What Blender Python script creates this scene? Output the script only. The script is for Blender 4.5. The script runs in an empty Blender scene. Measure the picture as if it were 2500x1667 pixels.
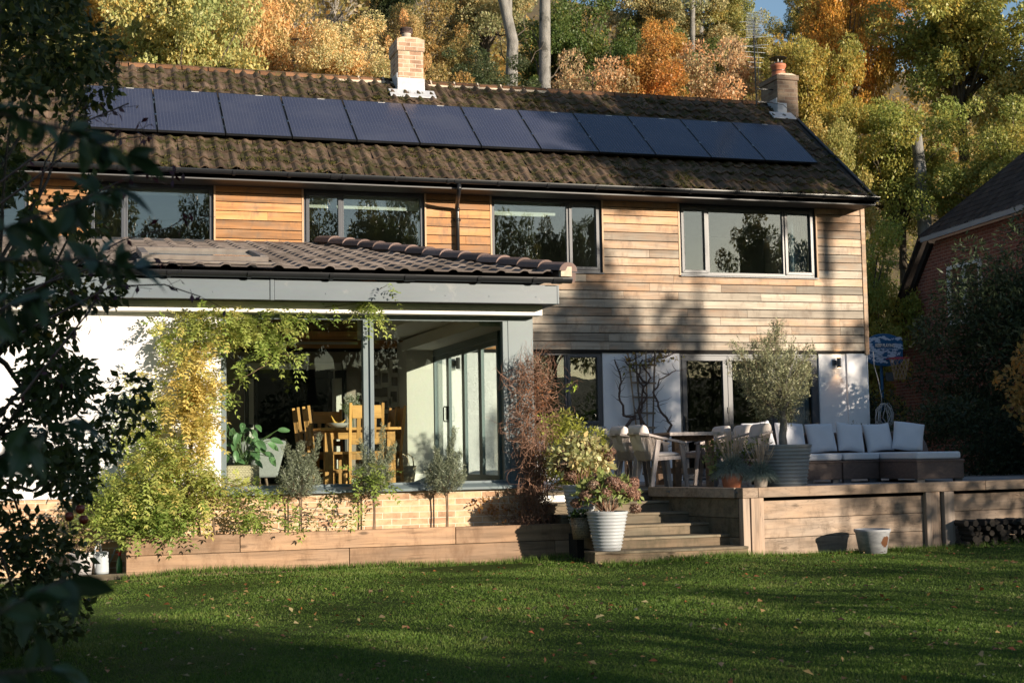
import bpy, math, random
import numpy as np
from mathutils import Vector, Matrix
R = math.radians
rng = np.random.default_rng(7)
random.seed(7)
scene = bpy.context.scene
col = scene.collection

# ---------------------------------------------------------------- camera
cam_d = bpy.data.cameras.new('camera'); cam = bpy.data.objects.new('camera', cam_d); col.objects.link(cam)
yaw, pitch, roll = R(17.441), R(4.457), -0.017968
f0 = Vector((math.sin(yaw), math.cos(yaw), 0)); r0 = Vector((math.cos(yaw), -math.sin(yaw), 0)); zz = Vector((0, 0, 1))
fw = f0*math.cos(pitch) + zz*math.sin(pitch); up = zz*math.cos(pitch) - f0*math.sin(pitch)
r2 = r0*math.cos(roll) + up*math.sin(roll); u2 = up*math.cos(roll) - r0*math.sin(roll)
m = Matrix((r2, u2, -fw)).transposed().to_4x4(); m.translation = Vector((0, 0, 1.3))
cam.matrix_world = m
cam_d.sensor_width = 36; cam_d.lens = 50; cam_d.clip_start = .05; cam_d.clip_end = 500
cam_d.dof.use_dof = True; cam_d.dof.focus_distance = 19; cam_d.dof.aperture_fstop = 5.0
scene.camera = cam

# ---------------------------------------------------------------- light
SUN_AZ, SUN_EL = R(36), R(11.5)          # low sun behind the camera, 36 degrees to the right
sdir = Vector((math.sin(SUN_AZ)*math.cos(SUN_EL), -math.cos(SUN_AZ)*math.cos(SUN_EL), math.sin(SUN_EL)))
sl = bpy.data.lights.new('sun', 'SUN'); sl.energy = 5.0; sl.angle = R(.55); sl.color = (1, .86, .68)
so = bpy.data.objects.new('sun', sl); col.objects.link(so)
so.rotation_euler = sdir.to_track_quat('Z', 'Y').to_euler(); so.location = (30, -30, 40)
w = bpy.data.worlds.new('World'); scene.world = w; w.use_nodes = True
nt = w.node_tree; bg = nt.nodes['Background']
sky = nt.nodes.new('ShaderNodeTexSky'); sky.sky_type = 'NISHITA'; sky.sun_disc = False
sky.sun_elevation = SUN_EL; sky.sun_rotation = math.pi - SUN_AZ; sky.air_density = 1.0; sky.dust_density = .3; sky.ozone_density = 1.6
nt.links.new(sky.outputs[0], bg.inputs[0]); bg.inputs[1].default_value = .095
scene.view_settings.view_transform = 'Standard'; scene.view_settings.look = 'None'
scene.view_settings.exposure = 0.88; scene.view_settings.gamma = 1.0
scene.cycles.max_bounces = 8; scene.cycles.transparent_max_bounces = 12
scene.cycles.diffuse_bounces = 3; scene.cycles.glossy_bounces = 3
scene.cycles.use_denoising = True

# ---------------------------------------------------------------- materials
def newmat(name):
    m = bpy.data.materials.new(name); m.use_nodes = True
    n = m.node_tree.nodes; b = n['Principled BSDF']; return m, m.node_tree, b
def nd(t, kind, **kw):
    n = t.nodes.new('ShaderNode'+kind)
    for k, v in kw.items():
        if k.startswith('i_'): n.inputs[int(k[2:]) if k[2:].isdigit() else k[2:].replace('_', ' ')].default_value = v
        else: setattr(n, k, v)
    return n
def coords(t, scale=(1, 1, 1), rot=(0, 0, 0), kind='Object', rand=True):
    tc = nd(t, 'TexCoord'); mp = nd(t, 'Mapping'); mp.inputs['Scale'].default_value = scale; mp.inputs['Rotation'].default_value = rot
    if rand:
        oi = nd(t, 'ObjectInfo'); mu = nd(t, 'Math', operation='MULTIPLY'); mu.inputs[1].default_value = 37.
        t.links.new(oi.outputs['Random'], mu.inputs[0]); ad = nd(t, 'VectorMath', operation='ADD')
        t.links.new(tc.outputs[kind], ad.inputs[0]); t.links.new(mu.outputs[0], ad.inputs[1]); t.links.new(ad.outputs[0], mp.inputs[0])
    else: t.links.new(tc.outputs[kind], mp.inputs[0])
    return mp
def noise(t, vec, scale, detail=4, rough=.55, dist=0):
    n = nd(t, 'TexNoise'); n.inputs['Scale'].default_value = scale; n.inputs['Detail'].default_value = detail
    n.inputs['Roughness'].default_value = rough; n.inputs['Distortion'].default_value = dist
    t.links.new(vec.outputs[0], n.inputs['Vector']); return n
def ramp(t, src, stops):
    r = nd(t, 'ValToRGB'); e = r.color_ramp.elements
    while len(e) < len(stops): e.new(.5)
    for i, (p, c) in enumerate(stops): e[i].position = p; e[i].color = (*c, 1) if len(c) == 3 else c
    t.links.new(src, r.inputs[0]); return r
def mixc(t, a, b, fac, mode='MIX'):
    n = nd(t, 'MixRGB', blend_type=mode)
    for i, v in ((1, a), (2, b), (0, fac)):
        if hasattr(v, 'is_linked') or hasattr(v, 'links'): t.links.new(v, n.inputs[i])
        else: n.inputs[i].default_value = (*v, 1) if isinstance(v, tuple) and len(v) == 3 else v
    return n.outputs[0]
def bump(t, b, h, strength=.3, dist=.01):
    n = nd(t, 'Bump'); n.inputs['Strength'].default_value = strength; n.inputs['Distance'].default_value = dist
    t.links.new(h, n.inputs['Height']); t.links.new(n.outputs[0], b.inputs['Normal'])
def pbr(name, c1, c2=None, rough=.6, scale=6, stretch=(1, 1, 1), bmp=.2, bd=.005, metal=0, spec=.5, detail=5, dirt=None, obj=False):
    m, t, b = newmat(name); c2 = c2 or tuple(x*.75 for x in c1)
    v = coords(t, stretch); n = noise(t, v, scale, detail)
    r = ramp(t, n.outputs[0], [(.3, c1), (.7, c2)]); out = r.outputs[0]
    n2 = noise(t, v, scale*7, 3)
    out = mixc(t, out, n2.outputs['Color'], .06, 'OVERLAY')
    if dirt:
        v3 = coords(t); n3 = noise(t, v3, dirt[1], 6, .65); r3 = ramp(t, n3.outputs[0], [(dirt[2], (0, 0, 0)), (dirt[2]+.12, (1, 1, 1))])
        out = mixc(t, out, dirt[0], r3.outputs[0])
    t.links.new(out, b.inputs['Base Color']); b.inputs['Roughness'].default_value = rough
    b.inputs['Metallic'].default_value = metal; b.inputs['Specular IOR Level'].default_value = spec
    if bmp: bump(t, b, n2.outputs[0], bmp, bd)
    return m
def attr(t, name='rnd'):
    a = nd(t, 'Attribute'); a.attribute_name = name; return a
def foliage(name, hues, trans=.35, rough=.45, spec=.35):
    """leaf material: colour picked per leaf from a ramp, tinted by the object colour"""
    m, t, b = newmat(name); a = attr(t); oi = nd(t, 'ObjectInfo')
    n = len(hues); r = ramp(t, a.outputs['Fac'], [((i+.0)/max(1, n-1), h) for i, h in enumerate(hues)])
    c = mixc(t, r.outputs[0], oi.outputs['Color'], 1., 'MULTIPLY')
    t.links.new(c, b.inputs['Base Color']); b.inputs['Roughness'].default_value = rough; b.inputs['Specular IOR Level'].default_value = spec
    tr = nd(t, 'BsdfTranslucent'); t.links.new(c, tr.inputs[0]); mx = nd(t, 'MixShader'); mx.inputs[0].default_value = trans
    t.links.new(b.outputs[0], mx.inputs[1]); t.links.new(tr.outputs[0], mx.inputs[2])
    t.links.new(mx.outputs[0], t.nodes['Material Output'].inputs[0]); return m
def timber(name, fresh, grey, axis=0, rough=.65, knots=True, ring=14, dirtc=(.03, .025, .018), dirt=.62):
    """sawn wood: long grain along an axis, attribute rnd = board variation, attribute wea = weathering"""
    m, t, b = newmat(name); st = [11, 11, 11]; st[axis] = .8
    a = attr(t); wv = attr(t, 'wea'); tc = nd(t, 'TexCoord'); mu = nd(t, 'Math', operation='MULTIPLY'); mu.inputs[1].default_value = 60
    t.links.new(a.outputs['Fac'], mu.inputs[0]); ad = nd(t, 'VectorMath', operation='ADD'); t.links.new(tc.outputs['Object'], ad.inputs[0]); t.links.new(mu.outputs[0], ad.inputs[1])
    mp = nd(t, 'Mapping'); mp.inputs['Scale'].default_value = st; t.links.new(ad.outputs[0], mp.inputs[0])
    g = noise(t, mp, 1.3, 6, .6, .5); g2 = noise(t, mp, 6, 4, .6)
    dark = tuple(x*.55 for x in fresh); lite = tuple(min(1, x*1.25) for x in fresh)
    rc = ramp(t, g.outputs[0], [(.28, dark), (.5, fresh), (.75, lite)])
    gd = tuple(x*.55 for x in grey); gr = ramp(t, g.outputs[0], [(.3, gd), (.6, grey)])
    mp2 = nd(t, 'Mapping'); s2 = [3.5, 3.5, 3.5]; s2[axis] = 1.2; mp2.inputs['Scale'].default_value = s2; t.links.new(ad.outputs[0], mp2.inputs[0])
    bl = noise(t, mp2, 1.2, 5, .6)
    mm = nd(t, 'Math', operation='MULTIPLY_ADD'); mm.inputs[1].default_value = 1.7; mm.inputs[2].default_value = -.85
    t.links.new(bl.outputs[0], mm.inputs[0]); m2 = nd(t, 'Math', operation='ADD', use_clamp=True); t.links.new(mm.outputs[0], m2.inputs[0]); t.links.new(wv.outputs['Fac'], m2.inputs[1])
    c = mixc(t, rc.outputs[0], gr.outputs[0], m2.outputs[0])
    br = nd(t, 'Math', operation='MULTIPLY_ADD'); br.inputs[1].default_value = .95; br.inputs[2].default_value = .55; t.links.new(a.outputs['Fac'], br.inputs[0])
    hs = nd(t, 'HueSaturation'); t.links.new(c, hs.inputs['Color']); t.links.new(br.outputs[0], hs.inputs['Value']); c = hs.outputs[0]
    if dirt:
        mp3 = nd(t, 'Mapping'); s3 = [2.2]*3; s3[2 if axis != 2 else 0] = 1.; mp3.inputs['Scale'].default_value = s3; t.links.new(ad.outputs[0], mp3.inputs[0])
        dn = noise(t, mp3, 2.3, 8, .7); dr = ramp(t, dn.outputs[0], [(dirt, (0, 0, 0)), (dirt+.16, (.55, .55, .55))]); c = mixc(t, c, dirtc, dr.outputs[0])
    if knots:
        vm = nd(t, 'Mapping'); s4 = [4.5]*3; s4[axis] = 1.5; vm.inputs['Scale'].default_value = s4; t.links.new(ad.outputs[0], vm.inputs[0])
        vo = nd(t, 'TexVoronoi'); vo.inputs['Scale'].default_value = 1.; t.links.new(vm.outputs[0], vo.inputs['Vector'])
        kr = ramp(t, vo.outputs['Distance'], [(.05, (.8, .8, .8)), (.12, (0, 0, 0))]); c = mixc(t, c, tuple(x*.25 for x in fresh), kr.outputs[0])
    if knots:
        cm = nd(t, 'Mapping'); s5 = [26.]*3; s5[axis] = .55; cm.inputs['Scale'].default_value = s5; t.links.new(ad.outputs[0], cm.inputs[0]); cn = noise(t, cm, .9, 3, .5, .3)
        cr = ramp(t, cn.outputs[0], [(.485, (0, 0, 0)), (.5, (.75, .75, .75)), (.515, (0, 0, 0))]); wm = noise(t, ad, 1.6, 3); wr = ramp(t, wm.outputs[0], [(.42, (0, 0, 0)), (.6, (1, 1, 1))]); cf = mixc(t, cr.outputs[0], wr.outputs[0], 1., 'MULTIPLY'); c = mixc(t, c, tuple(x*.22 for x in fresh), cf)
    t.links.new(c, b.inputs['Base Color']); b.inputs['Roughness'].default_value = rough; b.inputs['Specular IOR Level'].default_value = .3
    bump(t, b, g2.outputs[0], .35, .003); return m
def brick(name, c1, c2, mortar, face='Y', rough=.85, fade=None):
    m, t, b = newmat(name); tc = nd(t, 'TexCoord'); sp = nd(t, 'SeparateXYZ'); cb = nd(t, 'CombineXYZ'); t.links.new(tc.outputs['Object'], sp.inputs[0])
    ad = nd(t, 'Math', operation='ADD'); t.links.new(sp.outputs[0], ad.inputs[0]); t.links.new(sp.outputs[1], ad.inputs[1])
    t.links.new(ad.outputs[0], cb.inputs[0]); t.links.new(sp.outputs[2], cb.inputs[1])
    dn = noise(t, cb, 9, 3); dm = mixc(t, cb.outputs[0], dn.outputs['Color'], .012)
    bt = nd(t, 'TexBrick'); bt.inputs['Scale'].default_value = 1.; bt.inputs['Brick Width'].default_value = .225; bt.inputs['Row Height'].default_value = .075
    bt.inputs['Mortar Size'].default_value = .006; bt.inputs['Mortar Smooth'].default_value = .3; bt.inputs['Bias'].default_value = 0
    bt.inputs['Color1'].default_value = (0, 0, 0, 1); bt.inputs['Color2'].default_value = (1, 1, 1, 1); bt.inputs['Mortar'].default_value = (.5, .5, .5, 1)
    t.links.new(dm, bt.inputs['Vector'])
    r = ramp(t, bt.outputs['Color'], [(0, c1), (.5, tuple((x+y)/2*1.1 for x, y in zip(c1, c2))), (1, c2)])
    n = noise(t, cb, 7, 6, .65); r2 = ramp(t, n.outputs[0], [(.35, (.45, .42, .40)), (.6, (1, 1, 1))]); c = mixc(t, r.outputs[0], r2.outputs[0], .75, 'MULTIPLY')
    c = mixc(t, c, mortar, bt.outputs['Fac']); t.links.new(c, b.inputs['Base Color']); b.inputs['Roughness'].default_value = rough
    nn = noise(t, cb, 60, 3); inv = mixc(t, bt.outputs['Fac'], nn.outputs['Color'], .25); iv = nd(t, 'Invert'); t.links.new(inv, iv.inputs['Color'])
    bump(t, b, iv.outputs[0], .6, .006); return m
def glass(name, tint=(.93, .97, .95), refl=.035):
    m, t, b = newmat(name); t.nodes.remove(b)
    tr = nd(t, 'BsdfTransparent'); tr.inputs[0].default_value = (*tint, 1); gl = nd(t, 'BsdfGlossy'); gl.inputs['Roughness'].default_value = .0
    lw = nd(t, 'LayerWeight'); lw.inputs['Blend'].default_value = .5; pw = nd(t, 'Math', operation='POWER'); pw.inputs[1].default_value = 4.; t.links.new(lw.outputs['Facing'], pw.inputs[0])
    mu = nd(t, 'Math', operation='MULTIPLY_ADD', use_clamp=True); mu.inputs[1].default_value = .9; mu.inputs[2].default_value = refl; t.links.new(pw.outputs[0], mu.inputs[0])
    v = coords(t, (1, 1, 1)); n = noise(t, v, 1.1, 2, .4); bp = nd(t, 'Bump'); bp.inputs['Strength'].default_value = .35; bp.inputs['Distance'].default_value = .006
    t.links.new(n.outputs[0], bp.inputs['Height']); t.links.new(bp.outputs[0], gl.inputs['Normal'])
    mx = nd(t, 'MixShader'); t.links.new(mu.outputs[0], mx.inputs[0]); t.links.new(tr.outputs[0], mx.inputs[1]); t.links.new(gl.outputs[0], mx.inputs[2])
    t.links.new(mx.outputs[0], t.nodes['Material Output'].inputs[0]); return m

M = {}
M['cedar'] = timber('cedar cladding', (.43, .205, .078), (.37, .315, .25), 0, .6, knots=False, dirt=.50, dirtc=(.13, .095, .068))
M['trim'] = pbr('cedar trim', (.55, .36, .22), (.42, .27, .16), .6, 4, (4, 4, .6))
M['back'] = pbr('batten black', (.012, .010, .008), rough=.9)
M['sleeper'] = timber('sleeper timber', (.31, .19, .112), (.24, .17, .12), 0, .7, dirt=.50, dirtc=(.13, .07, .037))
M['deckwood'] = timber('deck face timber', (.27, .185, .125), (.25, .21, .175), 0, .7, dirt=.50, dirtc=(.075, .05, .033))
M['post'] = timber('post timber', (.29, .20, .14), (.27, .225, .19), 2, .7, dirt=.66, dirtc=(.08, .055, .04))
M['stepwood'] = timber('mossy step timber', (.15, .105, .065), (.125, .115, .085), 0, .75, dirt=.5, dirtc=(.035, .035, .018))
M['deckboard'] = timber('deck boards', (.26, .25, .24), (.30, .30, .31), 0, .55, knots=False, dirt=.66, dirtc=(.12, .12, .12))
M['oak'] = timber('oak', (.50, .25, .07), (.50, .27, .09), 2, .4, knots=False, dirt=0)
M['oakx'] = timber('oak across', (.52, .27, .08), (.52, .28, .09), 0, .35, knots=False, dirt=0)
M['teak'] = timber('greyed teak', (.40, .34, .31), (.37, .325, .315), 2, .6, knots=False, dirt=.7)
M['teakx'] = timber('warm teak', (.26, .16, .10), (.22, .15, .11), 1, .55, knots=False, dirt=.7)
M['brick'] = brick('buff brick', (.66, .45, .27), (.46, .28, .17), (.60, .51, .39))
M['brickch'] = brick('chimney brick', (.58, .43, .30), (.38, .23, .15), (.58, .50, .40))
M['brickch2'] = brick('dark chimney brick', (.22, .16, .11), (.16, .10, .07), (.20, .17, .13))
M['brickred'] = brick('red brick', (.30, .095, .06), (.20, .062, .045), (.36, .27, .21))
M['plaster'] = pbr('white render', (.80, .79, .80), (.74, .73, .75), .85, 2.2, bmp=.25, bd=.004)
M['white'] = pbr('white paint', (.80, .78, .74), (.76, .74, .70), .5, 3, bmp=0)
M['greywhite'] = pbr('grey white trim paint', (.36, .36, .37), (.30, .30, .31), .6, 3, bmp=0)  # even grey for the neighbour's soffit and fascia
M['wallin'] = pbr('interior wall', (.55, .54, .49), (.52, .51, .47), .8, 2, bmp=0)
M['wallshade'] = pbr('shaded taupe rear wall', (.27, .23, .19), (.24, .205, .17), .85, 2, bmp=0)  # wall paint darkened to stand for shade; the jamb keeps the pale tone
M['wallup'] = pbr('upstairs wall', (.40, .39, .36), (.36, .35, .33), .8, 2, bmp=0)
M['frame'] = pbr('anthracite frame', (.050, .056, .070), (.042, .048, .060), .38, 5, bmp=0)
M['framegrey'] = pbr('blue grey aluminium', (.135, .175, .19), (.12, .155, .17), .38, 3, bmp=0)
M['fascia'] = pbr('zinc grey fascia', (.115, .142, .165), (.095, .12, .14), .42, 1.2, (1, 1, 4), bmp=.03, dirt=((.19, .20, .205), 3, .62))
M['blackpl'] = pbr('black plastic', (.012, .013, .015), (.016, .017, .02), .28, 4, bmp=0)
M['fascblack'] = pbr('grey soffit trim', (.085, .085, .09), (.07, .07, .075), .5, 4, bmp=0)
M['soffit'] = pbr('dark soffit', (.03, .03, .032), rough=.6, bmp=0)
M['lead'] = pbr('lead flashing', (.50, .51, .54), (.36, .37, .40), .5, 9, bmp=.3, bd=.01)
M['terra'] = pbr('terracotta', (.42, .15, .075), (.36, .12, .06), .7, 8)
M['claypot'] = pbr('pale clay pot', (.45, .38, .32), (.34, .29, .24), .8, 12)
M['glass'] = glass('window glass')
M['glassup'] = glass('upstairs glass', (.88, .92, .90), .11)
M['potwhite'] = pbr('white ribbed pot', (.37, .39, .41), (.31, .33, .35), .5, 5, bmp=.1, dirt=((.40, .40, .38), 5, .68))
M['potgrey'] = pbr('grey ribbed pot', (.31, .315, .31), (.24, .245, .24), .55, 5, bmp=.1, dirt=((.25, .25, .23), 5, .64))
M['soil'] = pbr('soil', (.035, .022, .013), (.06, .04, .025), .95, 30, bmp=.8, bd=.02)
M['bark'] = pbr('bark', (.12, .095, .07), (.06, .048, .035), .9, 14, (1, 1, .3), bmp=.8, bd=.02)
M['shadebark'] = pbr('shade darkened wood', (.035, .028, .022), (.02, .016, .012), .9, 14)  # log colour set near black to stand for the shade by the deck
M['beech'] = pbr('beech bark', (.25, .24, .225), (.12, .115, .105), .8, 7, (1, 1, .4), bmp=.6, bd=.03, dirt=((.05, .048, .04), 2.2, .52))  # dirt slot mottles the bark dark to stand for dappled shade on trunks
M['twig'] = pbr('twig', (.17, .115, .075), (.10, .065, .04), .8, 10)
M['greytwig'] = pbr('pale bare twigs', (.36, .33, .29), (.25, .22, .19), .85, 10, bmp=0)
M['redtwig'] = pbr('red brown twig', (.13, .065, .042), (.24, .13, .08), .75, 14, bmp=0)
M['vinewood'] = pbr('vine wood', (.12, .075, .058), (.065, .042, .034), .85, 14)
M['fabric'] = pbr('pale cushion fabric', (.62, .62, .65), (.58, .585, .62), .9, 60, bmp=.15, bd=.002)
M['taupe'] = pbr('taupe cushion fabric', (.60, .54, .51), (.55, .50, .47), .9, 60, bmp=.15, bd=.002)
M['rope'] = pbr('taupe rope', (.42, .35, .31), (.34, .29, .25), .85, 40)
M['metal'] = pbr('brushed metal', (.5, .5, .5), rough=.3, metal=1, bmp=0)
M['zinc'] = pbr('dull zinc', (.42, .46, .50), (.32, .36, .40), .5, 9, bmp=.1)
M['hoopblue'] = pbr('blue board', (.02, .10, .24), (.02, .11, .27), .35, 4, bmp=0)
M['camo'] = pbr('pale blue print', (.50, .60, .76), (.42, .53, .70), .4, 4, bmp=0)
M['redrim'] = pbr('red rim', (.45, .04, .05), rough=.4, bmp=0)
M['net'] = pbr('net cord', (.42, .33, .24), rough=.9, bmp=0)
M['hose'] = pbr('white hose', (.45, .43, .42), rough=.5, bmp=0)
M['green'] = pbr('green bottle', (.02, .14, .03), rough=.3, bmp=0)
M['red'] = pbr('red cap', (.5, .02, .015), rough=.4, bmp=0)
M['banana'] = pbr('ripe banana', (.60, .36, .06), (.45, .24, .04), .5, 12, bmp=0)
M['grass'] = foliage('grass', [(.055, .105, .016), (.105, .18, .028), (.19, .22, .065)], .3, .5, .2)
M['leaf'] = foliage('leaf', [(.45, .45, .45), (.8, .8, .8), (1., 1., 1.), (1.25, 1.2, 1.1)], .38)
M['leafautumn'] = foliage('autumn leaf', [(.42, .52, .40), (.80, .90, .75), (1., 1., 1.), (1.15, 1.02, .85), (1.3, .90, .65)], .42)
M['leafgloss'] = foliage('glossy leaf', [(.5, .5, .5), (.9, .9, .9), (1.2, 1.2, 1.1)], .2, .38, .38)
M['petal'] = foliage('dried petal', [(.44, .25, .17), (.27, .15, .11), (.19, .11, .075), (.50, .38, .27)], .25)
M['fallen'] = foliage('fallen leaf', [(.30, .20, .07), (.38, .28, .12), (.30, .09, .03), (.12, .06, .04), (.42, .36, .18)], .2)
M['moss'] = foliage('moss', [(.035, .040, .012), (.07, .07, .02), (.11, .09, .03)], .05, .95, .1)

def m_lawn():
    m, t, b = newmat('lawn'); v = coords(t, rand=False); n = noise(t, v, .6, 6, .6); n2 = noise(t, v, 30, 4, .7)
    c = ramp(t, n.outputs[0], [(.3, (.028, .055, .008)), (.7, (.055, .09, .014))]).outputs[0]
    c = mixc(t, c, ramp(t, n2.outputs[0], [(.35, (.3, .3, .3)), (.7, (1.2, 1.2, 1.1))]).outputs[0], .8, 'MULTIPLY')
    t.links.new(c, b.inputs['Base Color']); b.inputs['Roughness'].default_value = .9; b.inputs['Specular IOR Level'].default_value = .1
    bump(t, b, n2.outputs[0], 1, .03); return m
M['lawn'] = m_lawn()
M['hill'] = pbr('leaf litter hill', (.10, .065, .03), (.055, .05, .018), .95, 1.3, bmp=.8, bd=.1)
def m_tile(name, c1, c2, moss, lich, mossamt, pimp=.45):
    m, t, b = newmat(name); v = coords(t, rand=False); a = attr(t)
    n = noise(t, v, 3.2, 7, .65); c = ramp(t, n.outputs[0], [(.3, c1), (.65, c2)]).outputs[0]
    br = nd(t, 'Math', operation='MULTIPLY_ADD'); br.inputs[1].default_value = .7; br.inputs[2].default_value = .62; t.links.new(a.outputs['Fac'], br.inputs[0])
    hs = nd(t, 'HueSaturation'); t.links.new(c, hs.inputs['Color']); t.links.new(br.outputs[0], hs.inputs['Value']); c = hs.outputs[0]
    n2 = noise(t, v, 5.5, 8, .75); mr = ramp(t, n2.outputs[0], [(mossamt, (0, 0, 0)), (mossamt+.10, (1, 1, 1))])
    c = mixc(t, c, moss, mr.outputs[0])
    n3 = noise(t, v, 17, 5, .7); lr = ramp(t, n3.outputs[0], [(.68, (0, 0, 0)), (.72, (1, 1, 1))]); c = mixc(t, c, lich, lr.outputs[0])
    n4 = noise(t, v, 90, 3, .7)
    t.links.new(c, b.inputs['Base Color']); b.inputs['Roughness'].default_value = .9; b.inputs['Specular IOR Level'].default_value = .15
    h = mixc(t, n4.outputs['Color'], n2.outputs['Color'], .5); bump(t, b, h, .9, .02); return m
M['tile'] = m_tile('mossy roof tile', (.072, .050, .037), (.130, .090, .064), (.042, .041, .015), (.42, .39, .33), .48)
M['tile2'] = m_tile('grey interlocking tile', (.105, .088, .082), (.155, .132, .122), (.09, .08, .06), (.26, .24, .21), .62)
M['tile3'] = m_tile('dark plain tile', (.035, .028, .026), (.055, .045, .04), (.03, .03, .02), (.28, .27, .26), .62)
M['ridge'] = m_tile('terracotta ridge', (.24, .12, .065), (.17, .09, .05), (.09, .08, .03), (.5, .42, .3), .56)
M['ridge2'] = m_tile('smooth brown ridge', (.20, .145, .13), (.17, .12, .11), (.15, .12, .10), (.32, .28, .22), .72)
M['mortar'] = pbr('pale mortar', (.62, .52, .40), (.42, .35, .27), .9, 12, bmp=.5)
def m_panel():
    m, t, b = newmat('solar cells'); tc = nd(t, 'TexCoord'); sp = nd(t, 'SeparateXYZ'); t.links.new(tc.outputs['Object'], sp.inputs[0])
    mo = nd(t, 'Math', operation='MULTIPLY'); mo.inputs[1].default_value = 1/.0525; t.links.new(sp.outputs[0], mo.inputs[0]); fr = nd(t, 'Math', operation='FRACT'); t.links.new(mo.outputs[0], fr.inputs[0])
    r = ramp(t, fr.outputs[0], [(.0, (.075, .082, .115)), (.07, (.075, .082, .115)), (.12, (.036, .041, .070)), (1, (.036, .041, .070))]); r.color_ramp.interpolation = 'LINEAR'
    v = coords(t); n = noise(t, v, 1.4, 5); rd = ramp(t, n.outputs[0], [(.45, (0, 0, 0)), (.8, (.10, .10, .10))])
    c = mixc(t, r.outputs[0], (.22, .22, .24), rd.outputs[0]); t.links.new(c, b.inputs['Base Color'])
    b.inputs['Roughness'].default_value = .16; b.inputs['Specular IOR Level'].default_value = .5; return m
M['panel'] = m_panel()
def m_wicker(name, c1, c2, sx=40, sz=55):
    m, t, b = newmat(name); tc = nd(t, 'TexCoord'); sp = nd(t, 'SeparateXYZ'); t.links.new(tc.outputs['Object'], sp.inputs[0])
    ad = nd(t, 'Math', operation='ADD'); t.links.new(sp.outputs[0], ad.inputs[0]); t.links.new(sp.outputs[1], ad.inputs[1])
    cb = nd(t, 'CombineXYZ'); t.links.new(ad.outputs[0], cb.inputs[0]); t.links.new(sp.outputs[2], cb.inputs[1])
    bt = nd(t, 'TexBrick'); bt.inputs['Scale'].default_value = 1.; bt.inputs['Brick Width'].default_value = 1.4/sx; bt.inputs['Row Height'].default_value = 1/sz
    bt.inputs['Mortar Size'].default_value = .0022; bt.inputs['Mortar Smooth'].default_value = 1.
    bt.inputs['Color1'].default_value = (*c1, 1); bt.inputs['Color2'].default_value = (*c2, 1); bt.inputs['Mortar'].default_value = (*[x*.12 for x in c1], 1)
    t.links.new(cb.outputs[0], bt.inputs['Vector']); t.links.new(bt.outputs['Color'], b.inputs['Base Color']); b.inputs['Roughness'].default_value = .5
    iv = nd(t, 'Invert'); t.links.new(bt.outputs['Fac'], iv.inputs['Color']); bump(t, b, iv.outputs[0], 1, .006); return m
M['rattan'] = m_wicker('brown rattan', (.19, .125, .10), (.13, .085, .07))
M['wicker'] = m_wicker('pale wicker', (.60, .50, .34), (.48, .39, .26), 40, 48)
M['wickerold'] = m_wicker('old wicker', (.26, .20, .13), (.20, .15, .10), 40, 50)
M['curtain'] = pbr('blue grey curtain', (.20, .27, .33), (.11, .16, .21), .8, 3, (14, 14, .05), bmp=0)
M['blind'] = pbr('roller blind', (.45, .48, .44), (.40, .43, .40), .8, 3, bmp=0)
M['woodfloor'] = timber('wood floor', (.12, .095, .075), (.11, .09, .07), 0, .35, knots=False, dirt=0)
M['photo'] = pbr('photograph print', (.16, .13, .11), (.05, .045, .04), .4, 18, bmp=0)
M['velvet'] = pbr('pale grey upholstery', (.28, .285, .285), (.24, .245, .245), .85, 30)
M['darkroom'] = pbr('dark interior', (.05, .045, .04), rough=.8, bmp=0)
def m_emit(name, c, s):
    m, t, b = newmat(name); b.inputs['Emission Color'].default_value = (*c, 1); b.inputs['Emission Strength'].default_value = s; return m
M['bulb'] = m_emit('lit lamp', (1, .62, .28), 12)

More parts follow.
